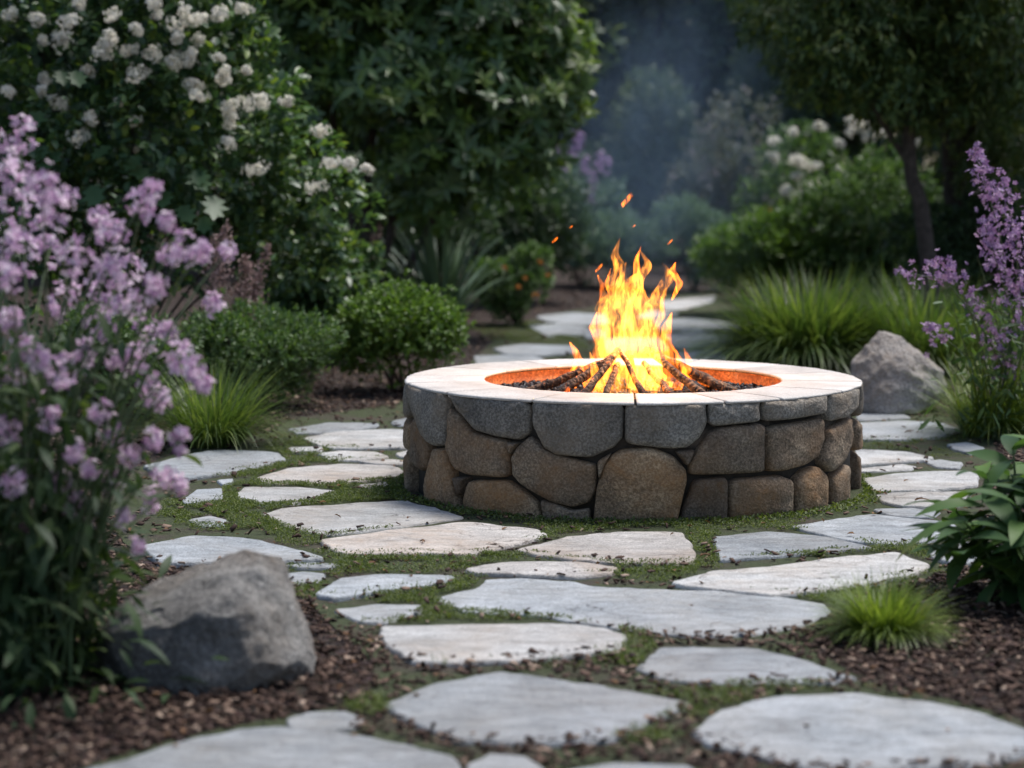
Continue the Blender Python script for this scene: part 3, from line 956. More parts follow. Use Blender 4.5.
fire = thing('fire', 'tall yellow and orange fire burning over the stacked logs', 'fire', (PC.x, PC.y, .33))
TONGUES = [
 ([(634,300),(640,280),(636,262),(641,246)], [.006,.016,.014,.001], -.04),
 ([(612,300),(606,284),(611,268)], [.006,.014,.001], -.06),
 ([(655,330),(664,312),(661,296)], [.01,.02,.001], -.08),
 ([(598,345),(592,328),(597,312)], [.01,.018,.001], -.04),  # pixel spine (x, y) from foot to tip, half widths in metres, depth offset
 ([(618,392),(612,350),(608,310),(622,275),(614,255),(620,238)], [.05,.085,.075,.04,.02,.002], 0),
 ([(640,392),(648,350),(640,310),(632,285),(648,265),(640,250)], [.06,.085,.07,.05,.022,.002], .03),
 ([(650,390),(654,345),(648,315),(658,294),(672,276),(662,262)], [.05,.055,.05,.036,.03,.002], -.03),
 ([(600,392),(598,360),(606,335),(602,315),(608,298)], [.05,.055,.04,.024,.002], -.05),
 ([(670,388),(672,360),(664,335),(672,312)], [.03,.04,.03,.002], -.05),
 ([(628,388),(630,340),(628,290)], [.04,.06,.002], -.08),
 ([(648,390),(642,350),(652,300)], [.03,.045,.002], -.1),
 ([(606,390),(614,360),(604,318)], [.03,.045,.002], -.1),
 ([(588,390),(586,370),(576,352),(570,342)], [.02,.03,.02,.002], -.05),
 ([(606,396),(596,375),(590,352)], [.03,.03,.002], -.16),
 ([(632,394),(636,365),(630,330)], [.012,.026,.002], -.22),
 ([(655,394),(660,368),(652,335)], [.012,.024,.002], -.22),
 ([(678,390),(684,370),(676,350)], [.02,.03,.002], -.1),
 ([(688,380),(690,362),(684,348)], [.015,.02,.002], .05),
 ([(672,300),(680,284),(672,272),(676,262)], [.004,.018,.02,.002], 0),
 ([(600,300),(602,285),(598,275)], [.004,.014,.002], .02),
 ([(574,388),(572,372),(578,356)], [.012,.018,.002], 0),
 ([(640,380),(630,330),(638,280),(634,262)], [.05,.055,.03,.002], 0),
 ([(622,380),(624,330),(618,290),(626,262)], [.05,.055,.03,.002], .05),
]
for i, (sp, w, dy) in enumerate(TONGUES):
    pts = [np.array(P(x, y, PC.y + dy)) for x, y in sp]
    flame(pts, w, i + 1, M['flame_edge'] if i in (0, 1, 2, 3, 7, 8, 12, 16, 17, 18, 19, 20) else M['flame'], fire)
for i in range(6):                                   # small licks between the logs
    a = random.uniform(-1, 1)
    x, y = PC.x + a * .16, PC.y + random.uniform(-.2, .1)
    h = random.uniform(.09, .2) * (1.2 - abs(a))
    pts = [np.array([x, y, .39]), np.array([x + random.uniform(-.02, .02), y, .39 + h * .5]), np.array([x - a * .03 + random.uniform(-.02, .02), y, .39 + h])]
    flame(pts, [.012, .024, .002], 40 + i, M['flame'], fire)
fl_d = bpy.data.lights.new('fire_light', 'POINT')
fl_d.energy = 14
fl_d.color = (1.0, .42, .12)
fl_d.shadow_soft_size = .12
fl = bpy.data.objects.new('fire_light', fl_d)
C.objects.link(fl)
fl.parent = fire
fl.location = (0, 0, .24)
SPARKS = [(627, 200, 5, 11, 'largest flying wisp of flame, high above the fire'), (555, 240, 3, 5, 'bright spark drifting highest on the left of the fire'), (670, 242, 2.2, 4.5, 'small spark right of the flame tip'),
          (599, 268, 3, 7, 'small detached flame just left of the main flames'), (571, 227, 2, 2.5, 'faint tiny spark left above the fire'), (634, 226, 1.6, 2.4, 'tiny spark between flame tip and the largest wisp')]
for k, (x, y, a, b, lab) in enumerate(SPARKS):
    V = IV.copy() * np.array([a, a * .7, b]) * .75 / 254.0
    V[:, 0] += V[:, 2] * .5 + .004 * np.sin(V[:, 2] * 90)
    o = link('spark', mesh_np('spark', V + np.array(P(x, y, PC.y - .05 + .03 * k)), [IF], smooth=True), M['flame_edge'])
    tag(recentre(o), lab, 'spark', 'sparks over the fire')

# ------------------------------------------------------------------ boulders
def boulder(pts, mat, name, label, seed, sub=5, amp=.02):
    bm = bmesh.new()
    for p in pts: bm.verts.new(p)
    r = bmesh.ops.convex_hull(bm, input=bm.verts[:])
    bmesh.ops.delete(bm, geom=[g for g in set(r['geom_interior']) | set(r['geom_unused']) if isinstance(g, bmesh.types.BMVert)], context='VERTS')
    for k in range(sub):
        bmesh.ops.subdivide_edges(bm, edges=bm.edges[:], cuts=1, use_grid_fill=True, smooth=0)
        if k == 2:
            bmesh.ops.smooth_vert(bm, verts=bm.verts[:], factor=.16, use_axis_x=True, use_axis_y=True, use_axis_z=True)
        bmesh.ops.triangulate(bm, faces=bm.faces[:])
    rs = random.Random(seed)
    cen = sum((v.co for v in bm.verts), Vector()) / len(bm.verts)
    for k in range(34):                                   # broken faces
        d = Vector((rs.gauss(0, 1), rs.gauss(-.3, 1), rs.gauss(.25, .8))).normalized()
        sup = max((v.co - cen).dot(d) for v in bm.verts)
        lim = sup * (1 - (rs.uniform(.0, .03) if d.z > .45 else rs.uniform(.02, .13)))
        for v in bm.verts:
            e = (v.co - cen).dot(d) - lim
            if e > 0: v.co -= d * e * .92
    bm.normal_update()
    for v in bm.verts:
        c = v.co * 1.0
        s = Vector((seed, seed * 2, 0))
        d = amp * .5 * mnoise.noise(c * 5 + s) + amp * 1.3 * (.25 - abs(mnoise.noise(c * 8 + s))) + amp * .25 * mnoise.noise(c * 28 + s) + amp * .1 * mnoise.noise(c * 60 + s)
        v.co += v.normal * d
    for f in bm.faces: f.smooth = True
    me = bpy.data.meshes.new(name); bm.to_mesh(me); bm.free()
    o = recentre(link(name, me, mat))
    return tag(o, label, 'boulder')


Y0 = 5.42
def B(px, py, dy, Y=Y0): return P(px, py, Y + dy)
boulder([B(264,549,0), B(280,558,.05), B(228,553,.10), B(150,586,.14), B(108,618,.05), B(92,650,-.02), B(104,640,-.14), B(180,622,-.2), B(228,600,-.17), B(262,640,-.22), B(272,690,-.24),
         B(165,702,-.24), B(105,688,-.12), B(298,590,.06), B(322,645,.02), B(314,672,-.06), B(300,690,.12), B(180,575,.25), B(260,590,.28), B(120,660,.25), B(280,680,.28), B(100,690,.1)],
        M['boulder'], 'boulder', 'dark angular boulder with a sharp ridge, in mulch at the left foreground', 3)
Y1 = 11.3
boulder([B(878,332,0,Y1), B(900,338,.0,Y1), B(888,333,.15,Y1), B(853,360,-.05,Y1), B(845,372,.0,Y1), B(848,404,-.12,Y1), B(870,414,-.2,Y1), B(910,414,-.22,Y1), B(935,408,-.1,Y1), B(950,390,.0,Y1),
         B(940,368,.0,Y1), B(915,350,-.05,Y1), B(925,372,-.17,Y1), B(885,372,-.16,Y1), B(905,385,-.22,Y1), B(870,350,.3,Y1), B(925,360,.3,Y1), B(855,400,.3,Y1), B(940,400,.3,Y1)],
        M['boulder_pale'], 'boulder', 'pale grey boulder beside the grass mound, right of the fire pit', 8, amp=.022)

# ------------------------------------------------------------------ ground cover: bark chips, moss, litter
def ground_pts(n, x0, x1, y0, y1):
    """random points of the ground between two distances and inside a widening wedge"""
    y = rng.uniform(y0, y1, n)
    x = rng.uniform(x0, x1, n) * y
    return np.stack([x, y, np.zeros(n)], -1)


PATH_W = np.array([(p[0], p[1]) for p in pp])
def on_slab(Pn):
    u, v = proj(Pn)
    r = np.zeros(len(Pn), bool)
    for s in SLAB_PX:
        s = np.asarray(s, float); c = s.mean(0)
        r |= in_poly(u, v, c + (s - c) * 1.025 + [0, .8])
    return r


def off_path(Pn): return ~in_poly(Pn[:, 0], Pn[:, 1], PATH_W)
def in_pit(Pn, r=.9): return (Pn[:, 0] - PC.x) ** 2 + (Pn[:, 1] - PC.y) ** 2 < r * r


CH = np.array([[-.5, -.3, 0], [.5, -.22, .05], [.42, .3, 0], [-.38, .25, .06], [-.45, -.25, .16], [.45, -.2, .2], [.4, .25, .17], [-.35, .22, .2]])
CHF = np.array([[0, 3, 2, 1], [4, 5, 6, 7], [0, 1, 5, 4], [1, 2, 6, 5], [2, 3, 7, 6], [3, 0, 4, 7]])
cb = Bag()
for n, y0, y1, s0, s1 in ((26000, 4.3, 7.2, .010, .030), (26000, 7.2, 13.5, .014, .034), (6000, 13.5, 22, .02, .045)):
    q = ground_pts(n, -.27, .27, y0, y1)
    keep = off_path(q) & ~in_pit(q)
    # joints between the nearest slabs are full of chips too
    j = (~keep) & ~on_slab(q) & ~in_pit(q) & (rng.random(len(q)) < np.where(q[:, 1] < 6.0, .6, .16))
    q = q[keep | j]
    m = len(q)
    q[:, 2] = .004 + .02 * rng.random(m) ** 2
    d = rand_dirs(m); d[:, 2] *= .35
    up = rand_dirs(m) * .45 + np.array([0, 0, 1])
    scatter(cb, CH, [CHF], q, d, up, rng.uniform(s0, s1, m), rng.uniform(.5, 1.3, m))
o = link('bark_mulch', cb.mesh('bark_mulch'), M['chip'])
tag(o, 'loose brown bark chips covering the beds beside the path', 'mulch', kind='stuff')

MOSS = [(300, 515, 110, 24, 1), (255, 500, 60, 20, 1), (350, 493, 70, 12, .9), (290, 475, 60, 12, .8), (310, 455, 60, 12, .7), (460, 562, 150, 11, .9), (400, 592, 110, 13, 1), (430, 614, 70, 12, 1), (632, 650, 32, 20, 1),
        (700, 545, 28, 22, .9), (640, 572, 80, 9, 1), (840, 553, 120, 9, 1), (760, 600, 120, 8, 1), (880, 575, 60, 8, .8), (560, 528, 90, 5, .8), (760, 528, 80, 5, .7), (570, 540, 50, 9, .9), (690, 708, 85, 17, .8), (640, 738, 50, 8, .8), (372, 708, 32, 10, 1), (770, 688, 90, 6, .6),
        (575, 616, 80, 7, .8), (480, 627, 110, 6, .6), (870, 600, 40, 10, .4), (430, 512, 40, 8, .8), (390, 490, 25, 14, .9), (320, 440, 60, 8, .5), (560, 665, 80, 5, .4), (900, 455, 50, 8, .4), (900, 440, 60, 6, .4),
        (240, 470, 60, 8, .5), (200, 510, 40, 16, .7), (330, 570, 50, 10, .8), (540, 335, 60, 14, .3), (700, 335, 40, 14, .3)]
mb = Bag()
LV, LF = leaf_S(.55, .3)
for (x, y, rx, ry, w) in MOSS:
    c = np.array(G(x, y)); ex = abs(G(x + rx, y).x - c[0]); ey = abs(G(x, y - ry).y - c[1])
    area = math.pi * ex * ey
    n = int(area * 42000 * w)
    a = rng.random(n) * 2 * np.pi; r = np.sqrt(rng.random(n)) * (1 + .25 * np.sin(a * 3 + x) + .15 * np.sin(a * 7 + y))
    q = np.stack([c[0] + ex * r * np.cos(a), c[1] + ey * r * np.sin(a), np.zeros(n)], -1)
    nz = np.array([mnoise.noise(Vector((p[0] * 9, p[1] * 9, 3))) for p in q]) if n < 60000 else np.zeros(n)
    q = q[~on_slab(q) & ~in_pit(q, .91) & (nz > -.32 + .3 * (1 - w))]
    m = len(q)
    q[:, 2] = .005 + .012 * rng.random(m)
    d = rand_dirs(m); d[:, 2] = np.abs(d[:, 2]) * .8
    scatter(mb, LV, LF, q, d, rand_dirs(m) * .5 + np.array([0, 0, 1.]), rng.uniform(.004, .0095, m))
# a fringe round the foot of the pit
n = 6500
a = rng.random(n) * 2 * np.pi; r = .915 + .10 * rng.random(n) ** 1.5
q = np.stack([PC.x + r * np.cos(a), PC.y + r * np.sin(a), .005 + .012 * rng.random(n)], -1)
q = q[~on_slab(q)]
d = rand_dirs(len(q)); d[:, 2] = np.abs(d[:, 2])
scatter(mb, LV, LF, q, d, rand_dirs(len(q)) * .5 + np.array([0, 0, 1.]), rng.uniform(.007, .018, len(q)))
o = link('moss', mb.mesh('moss'), M['moss'])
tag(o, 'low green moss and creeping ground cover between the flagstones', 'moss', kind='stuff')
# short grass blades in the same joints
gb = Bag()
for (x, y, rx, ry, w) in [(632, 650, 30, 18, 1), (690, 708, 80, 16, .8), (372, 708, 30, 9, 1), (640, 738, 45, 8, .8), (300, 515, 90, 18, .3), (400, 592, 90, 10, .5), (850, 595, 40, 8, .5), (440, 668, 10, 4, .6)]:
    c = np.array(G(x, y)); ex = abs(G(x + rx, y).x - c[0]); ey = abs(G(x, y - ry).y - c[1])
    n = int(math.pi * ex * ey * 7000 * w)
    a = rng.random(n) * 2 * np.pi; r = np.sqrt(rng.random(n))
    q = np.stack([c[0] + ex * r * np.cos(a), c[1] + ey * r * np.sin(a), np.full(n, .004)], -1)
    q = q[~on_slab(q)]
    m = len(q)
    blades(gb, q, rng.random(m) * 6.28, rng.uniform(.02, .05, m), rng.uniform(.2, .8, m), np.full(m, .0025), 3)
o = link('short_grass', gb.mesh('short_grass'), M['moss'])
tag(o, 'fine short grass in the gaps between flagstones', 'grass', kind='stuff')
lb = Bag()
q = ground_pts(420, -.2, .22, 4.6, 12)
q = q[~in_pit(q, .95)]
q[:, 2] = np.where(on_slab(q), .022, .02)
keep = ~(on_slab(q) & (rng.random(len(q)) < .8))
q = q[keep]; m = len(q)
d = rand_dirs(m); d[:, 2] *= .2
LT, LTF = leaf_T(.5, .3, .2)
scatter(lb, LT, LTF, q, d, rand_dirs(m) * .3 + np.array([0, 0, 1.]), rng.uniform(.012, .03, m))
for (x, y) in ((915, 500), (905, 432), (640, 437), (420, 541), (870, 585), (700, 556)):
    g = np.array(G(x, y, .021))
    if y == 437: continue
    for k in range(3):
        a = random.uniform(-.5, .5); L = random.uniform(.02, .07)
        tube(lb, bez(g, g + [L * .5, a * L, .012], g + [L * math.cos(a * 3), L * math.sin(a * 3), .003], 5), .0018, 4)
o = link('leaf_litter', lb.mesh('leaf_litter'), M['litter'])
tag(o, 'scattered dry leaves and twigs on the path and mulch', 'leaf litter', kind='stuff')

# ------------------------------------------------------------------ plants
def crown_lobes(c, rx, ry, rz, K, lr=(.32, .5)):
    """centres and radii of the clumps that make up a crown"""
    L = []
    for k in range(K):
        d = rand_dirs(1)[0]
        f = rng.uniform(.35, .72)
        s = rng.uniform(*lr)
        L.append((c + d * f * np.array([rx, ry, rz]), np.array([rx, ry, rz]) * s))
    return L


def foliage(bag, lobes, twigs, per, leaf, llen, spread=.55, upb=.35, shell=(.55, 1.08), zmin=.03, twig_r=1.0, droop=0.0, whorl=False):
    vol = np.array([l[1].prod() ** (2 / 3) for l in lobes]); pr = vol / vol.sum()
    idx = rng.choice(len(lobes), twigs, p=pr)
    cen = np.array([l[0] for l in lobes])[idx]; rad = np.array([l[1] for l in lobes])[idx]
    d = rand_dirs(twigs)
    d[:, 2] = np.where((d[:, 2] < -.3) & (rng.random(twigs) < .6), -d[:, 2], d[:, 2])
    u = rng.uniform(shell[0] ** 2, shell[1] ** 2, twigs) ** .5
    tip = cen + d * rad * u[:, None]
    out = norm(d * rad)
    # a wisp beyond the outline now and then
    w = rng.random(twigs) < .06
    tip[w] += out[w] * rad[w] * .22
    keep = tip[:, 2] > zmin
    tip, out = tip[keep], out[keep]
    m = len(tip)
    tip = np.repeat(tip, per, 0); out = np.repeat(out, per, 0)
    dd = out + np.array([0, 0, upb]) + spread * 1.6 * rng.normal(size=(m * per, 3))
    dd[:, 2] -= droop
    if whorl:                                             # a rosette of leaves round each twig tip
        ax = norm(out + np.array([0, 0, upb]) + .25 * np.repeat(rng.normal(size=(m, 3)), per, 0))
        e1 = norm(np.cross(ax, np.array([.3, .9, .2]))); e2 = np.cross(ax, e1)
        an = np.tile(np.arange(per) * 2.4, m) + rng.normal(size=m * per) * .25
        dd = np.cos(an)[:, None] * e1 + np.sin(an)[:, None] * e2 + ax * rng.uniform(.05, .9, m * per)[:, None]
        pos = tip - ax * (np.tile(np.arange(per), m) * llen * .035)[:, None]
        scatter(bag, leaf[0], leaf[1], pos, dd, ax + .15 * rng.normal(size=(m * per, 3)), llen * rng.uniform(.65, 1.1, m * per), rng.uniform(.85, 1.2, m * per))
        return
    pos = tip + rng.normal(size=(m * per, 3)) * llen * .28 * twig_r
    up = np.array([0, 0, 1.]) + out * .5 + rng.normal(size=(m * per, 3)) * .35
    scatter(bag, leaf[0], leaf[1], pos, dd, up, llen * rng.uniform(.6, 1.15, m * per), rng.uniform(.8, 1.2, m * per))


def stems(bag, base, lobes, n, r0, wob=.15):
    for k in range(n):
        l = lobes[k % len(lobes)][0]
        b = np.array(base, float) + np.array([random.uniform(-.06, .06), random.uniform(-.06, .06), -.02])
        mid = (b + l) / 2 + np.array([random.uniform(-wob, wob), random.uniform(-wob, wob), .1])
        tube(bag, bez(b, mid, l, 9), np.linspace(r0, r0 * .3, 9), 6)


LS = {'n': leaf_S(.38), 'w': leaf_S(.6), 'r': leaf_T(.3, .12, .18), 'f': leaf_S(.22), 'lob': lobed_leaf(), 'h': leaf_T(.58, .15, .15)}


def shrub(name, label, cat, px, by, w_px, top_y, depth, K, twigs, per, leaf, llen, mat, group=None, stem_n=5, stem_r=.012, stem_mat='bark', spread=.55, upb=.35, low=0.0, zc=None, lr=(.32, .5), Y=None, shell=(.55, 1.08), droop=0., dome=False):
    """a shrub whose foot is on the ground at pixel (px, by), w_px wide and reaching up to top_y"""
    g = np.array(G(px, by)) if Y is None else np.array([P(px, 300, Y)[0], Y, 0.])
    Yd = g[1]
    h = P(px, top_y, Yd)[2]
    rx = w_px / 2 / FPX * Yd
    t = thing(name, label, cat, g.tolist(), group)
    c = g + np.array([0, 0, (h + low) / 2])
    lobes = crown_lobes(c, rx * 1.05, depth, (h - low) / 2 * 1.05, K, lr)
    if dome: lobes.append((c + np.array([0, 0, .04 * h]), np.array([rx * .84, depth * .84, (h - low) * .45])))
    bag = Bag()
    foliage(bag, lobes, twigs, per, LS[leaf], llen, spread, upb, shell=shell, droop=droop)
    link('foliage', bag.mesh('foliage'), M[mat], t)
    sb = Bag(); stems(sb, g, lobes, stem_n, stem_r)
    link('stem', sb.mesh('stem', True), M[stem_mat], t)
    return t, lobes


def heads(parent, spots, r, mat, n=70, fl=None, fr=.016, name='flower_head', squash=.85):
    T, TF = fl or petals(4, .7, .15)
    for p in spots:
        s = r * random.uniform(.75, 1.15)
        lump = rand_dirs(4) * .7
        d = norm(rand_dirs(n)) * .62 + lump[rng.integers(0, 4, n)]
        bag = Bag()
        bump_ = 1 + .18 * np.sin(d[:, 0] * 5 + p[0] * 40) * np.cos(d[:, 1] * 5)
        pos = np.asarray(p) + d * s * np.array([1, 1, squash]) * (rng.uniform(.8, 1.05, n) * bump_)[:, None]
        scatter(bag, T, TF, pos, np.cross(d, rand_dirs(n)), d + .3 * rng.normal(size=(n, 3)), fr * rng.uniform(.7, 1.2, n))
        link(name, bag.mesh(name), M[mat], parent)


# far woods: one mass, then trees that can be told apart in front of it
wb = Bag()
n = 26000
xx = rng.uniform(-22, 22, n); zz = rng.uniform(0, 1, n) ** .9
hgt = 9 + 1.6 * np.sin(xx * .9) + 1.1 * np.sin(xx * 2.3 + 1)
pos = np.stack([xx, 41 + 2.5 * rng.random(n) + 1.2 * np.sin(xx * 1.3), .1 + zz * hgt], -1)
scatter(wb, *LS['w'], pos, rand_dirs(n), rand_dirs(n) + np.array([0, -.8, .4]), rng.uniform(.3, .6, n))
o = link('woods', wb.mesh('woods'), M['far'])
tag(o, 'dark mass of woods closing the view beyond the garden', 'woods', kind='stuff')


def tree(name, label, base, trunk_pts, r0, limbs, lobes, twigs, per, leaf, llen, mat, bark='bark', group=None, **kw):
    t = thing(name, label, 'tree', base, group)
    bag = Bag()
    for pts, r in [(trunk_pts, r0)] + limbs:
        a = np.array(pts, float)
        T = np.linspace(0, 1, 12); tt = np.linspace(0, 1, len(a))
        c = np.stack([np.interp(T, tt, a[:, k]) for k in range(3)], -1)
        for _ in range(2): c[1:-1] = (c[:-2] + 2 * c[1:-1] + c[2:]) / 4
        c += .25 * r * rng.normal(size=c.shape)
        tube(bag, c, np.linspace(r, r * .45, 12), 8)
    link('trunk', bag.mesh('trunk', True), M[bark], t)
    bag = Bag()
    young = kw.pop('young', None)
    foliage(bag, lobes, twigs, per, LS[leaf], llen, **kw)
    link('crown', bag.mesh('crown'), M[mat], t)
    if young:
        bag = Bag()
        foliage(bag, lobes, young[0], 7, LS[leaf], llen * .8, **{**kw, 'shell': (.98, 1.12), 'upb': .9})
        link('young_foliage', bag.mesh('young_foliage'), M[young[1]], t)
    return t


FAR = [(480, 31, 3.2, 6.5, 'far', 'dark far tree mostly hidden behind the broadleaf shrub tree'), (575, 33, 2.2, 6.5, 'far', 'dark far tree left of the smoke, beyond the lilac shrub'), (660, 36, 2.0, 7, 'far', 'far dark tree directly above the flames, in blue smoke'),
       (655, 32, 1.6, 0, 'far_yel', 'far tree with yellowish high foliage, above the flames'), (735, 34, 2.0, 6.5, 'far', 'far dark tree above the grey lavender shrub'), (815, 31, 2.2, 6.5, 'far', 'far dark tree behind the white pompom shrub'),
       (905, 30, 2.6, 6.5, 'far', 'far dark tree behind the two brown trunks'), (1010, 29, 2.8, 6.5, 'far', 'far dark tree at the far right edge'), (380, 29, 2.8, 6.5, 'far', 'far dark tree behind the broadleaf shrub tree trunks'), (270, 27, 2.8, 6.5, 'far', 'far dark tree between the two big left shrubs'),
       (120, 25, 3.2, 6.0, 'far', 'far dark tree behind the white flowering shrub'), (0, 24, 2.8, 6.0, 'far', 'far dark tree behind the top left corner flowers')]
for (px, Y, r, h, mt, lab) in FAR:
    x = P(px, 200, Y)[0]
    if h == 0:
        c = np.array([x, Y, 3.75]); lob = crown_lobes(c, 1.1, 1.0, .75, 7); tw = 900; h = 5
    else:
        c = np.array([x, Y, h * .52]); lob = crown_lobes(c, r, 1.6, h * .5, 12); tw = 1500
    tree('far_tree', lab, (x, Y, 0), [(x, Y, -.05), (x + .1, Y, h * .4), (x, Y, h * .8)], .13, [([(x, Y, h * .3), (x + r * .4, Y, h * .5), (x + r * .7, Y - .3, h * .6)], .06)], lob, tw, 7, 'w', .2, mt, group='far trees closing the view', zmin=.05)

shrub('tall_shrub', 'tall hazy green shrub beyond the smoke, left of the lavender shrub', 'shrub', 640, 0, 150, 62, .9, 12, 1500, 7, 'n', .1, 'far', Y=28.5)
shrub('tall_shrub', 'tall hazy green shrub beyond the lavender shrub, right of the smoke', 'shrub', 765, 0, 130, 48, .9, 12, 1500, 7, 'n', .1, 'far', Y=29)
# ---- right side, back to front
shrub('lavender_shrub', 'large grey green shrub with dusty lavender blooms, hazy in smoke beyond the path', 'shrub', 742, 0, 150, 98, .8, 14, 1500, 7, 'n', .07, 'grey_lav', Y=26)
shrub('mound_shrub', 'blue green rounded shrub right behind the flame tips at the path bend', 'shrub', 695, 0, 110, 200, .6, 9, 1500, 7, 'f', .06, 'bluegreen', Y=22, group='rounded shrubs at the bend')
shrub('mound_shrub', 'blue green rounded shrub left behind the flames, lower and wider', 'shrub', 625, 0, 130, 204, .6, 9, 1500, 7, 'f', .06, 'bluegreen', Y=22.5, group='rounded shrubs at the bend')
t, lob = shrub('white_flower_shrub', 'tall shrub with white pompom flowers behind the right rounded bush', 'shrub', 830, 0, 175, 122, .7, 12, 1300, 7, 'n', .07, 'small', Y=21)
spots = [P(x, y, 20.4) for x, y in ((775,142),(793,132),(772,157),(795,159),(802,162),(815,166),(797,176),(786,191),(797,196),(806,187),(822,184),(820,127),(839,144),(850,122),(862,128),(870,126),(868,137),(918,144),(884,134),(851,130),(838,170))]
heads(t, spots, .05, 'white_petal', 40, fr=.028)
t, _ = shrub('orange_shrub', 'small shrub with orange flowers left of the right rounded bush', 'shrub', 768, 0, 50, 215, .35, 7, 380, 7, 'n', .06, 'small', Y=20.5)
heads(t, [P(x, y, 20.2) for x, y in ((768, 212), (775, 219), (763, 222), (772, 228))], .05, 'orange_petal', 26, fr=.03)
shrub('rounded_bush', 'big dense rounded green bush behind the leaning brown trunk', 'shrub', 868, 0, 170, 152, .75, 14, 2600, 7, 'n', .065, 'small', Y=18.3, lr=(.38, .55))
shrub('feathery_bush', 'light green feathery bush right of the path, below the orange flowers', 'shrub', 772, 0, 150, 214, .6, 10, 2000, 8, 'f', .075, 'box', Y=18.6, spread=.4)
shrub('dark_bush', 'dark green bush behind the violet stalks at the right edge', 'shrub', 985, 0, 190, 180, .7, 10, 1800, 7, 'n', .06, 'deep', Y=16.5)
# the right tree, leaning trunk and a second behind it
def pl(pxs, Y): return [tuple(P(x, y, Y)) for x, y in pxs]
Yt = 15.6
bx = P(940, 345, Yt)
lob = [(np.array(P(x, y, Yt + dy)), np.array([rx, .7, rz])) for x, y, dy, rx, rz in
       ((905, 20, 0, .55, .5), (960, 60, .2, .6, .4), (850, 45, -.2, .5, .38), (800, 25, 0, .4, .3), (1000, 25, -.3, .6, .5), (880, 95, -.1, .38, .24), (935, 110, .3, .45, .25), (1010, 110, .2, .45, .38), (830, -40, 0, .8, .5), (930, -60, -.2, .9, .55), (1020, -60, 0, .8, .6), (820, 85, .1, .25, .16), (1015, 170, .5, .4, .3))]
tree('garden_tree', 'tree with a slender leaning brown trunk and dark crown overhanging the right beds', (bx[0], Yt, 0), [(bx[0], Yt, -.05)] + pl([(930, 262), (915, 190), (905, 120), (900, 40), (905, -40)], Yt), .07,
     [(pl([(915, 170), (880, 120), (850, 60), (835, 10)], Yt), .03), (pl([(908, 130), (935, 90), (960, 40)], Yt), .035)], lob, 5200, 7, 'r', .085, 'tree_r', 'bark_grey', spread=.5, upb=-.05, droop=.25, zmin=.8)
Yt2 = 16.8
bx = P(968, 340, Yt2)
lob = [(np.array(P(x, y, Yt2 + dy)), np.array([rx, .7, rz])) for x, y, dy, rx, rz in ((960, 0, .2, .9, .7), (1020, 60, .2, .7, .6), (900, 60, .4, .6, .4), (840, 10, .5, .7, .45), (780, -30, .5, .6, .35), (980, 130, .5, .5, .3))]
tree('garden_tree', 'thicker dark trunk in the shade behind the leaning trunk, at the right', (bx[0], Yt2, 0), [(bx[0], Yt2, -.05)] + pl([(970, 260), (960, 180), (945, 130), (935, 60), (940, -30)], Yt2), .12,
     [(pl([(955, 160), (990, 110), (1010, 40)], Yt2), .05)], lob, 3600, 7, 'r', .085, 'tree_r', 'bark', spread=.5, upb=-.05, droop=.25, zmin=.8)


def grass_clump(name, label, px, by, w_px, h_px, n, mat, wid=.006, group=None, flop=1.0, cat='ornamental grass', base_r=.25):
    g = np.array(G(px, by)); s = g[1] / FPX
    R = w_px / 2 * s; H = h_px * s
    t = thing(name, label, cat, g.tolist(), group)
    a = rng.random(n) * 6.283
    r = np.sqrt(rng.random(n)) * R * base_r
    base = np.stack([g[0] + r * np.cos(a), g[1] + r * np.sin(a), np.zeros(n)], -1)
    lean = np.clip(rng.uniform(.02, 1, n) ** .75 * flop, 0, 1.0)
    L = (H * (1 - lean) + max(R * 1.0, H * .9) * lean) * rng.uniform(.7, 1.2, n) * 1.12
    bag = Bag()
    blades(bag, base, a + rng.normal(size=n) * .35, L, lean, rng.uniform(.6, 1.3, n) * wid, 6)
    link('blades', bag.mesh('blades'), M[mat], t)
    return t


grass_clump('ornamental_grass', 'large mound of arching green grass left of the pale boulder', 808, 372, 215, 88, 2500, 'grass', .014, flop=1.15, base_r=.45)
grass_clump('ornamental_grass', 'darker grass mound behind the pale boulder', 925, 375, 180, 95, 1800, 'grass', .009, flop=1.0, base_r=.5)
grass_clump('ornamental_grass', 'loose yellow green grass at the foot of the violet stalks', 992, 436, 120, 85, 900, 'tuft', .005, flop=1.0, base_r=.5)
grass_clump('grass_tuft', 'bright green spiky grass tuft in mulch beside the longest flagstone', 885, 640, 130, 58, 1100, 'tuft', .0045, flop=1.05, base_r=.42, cat='grass tuft')

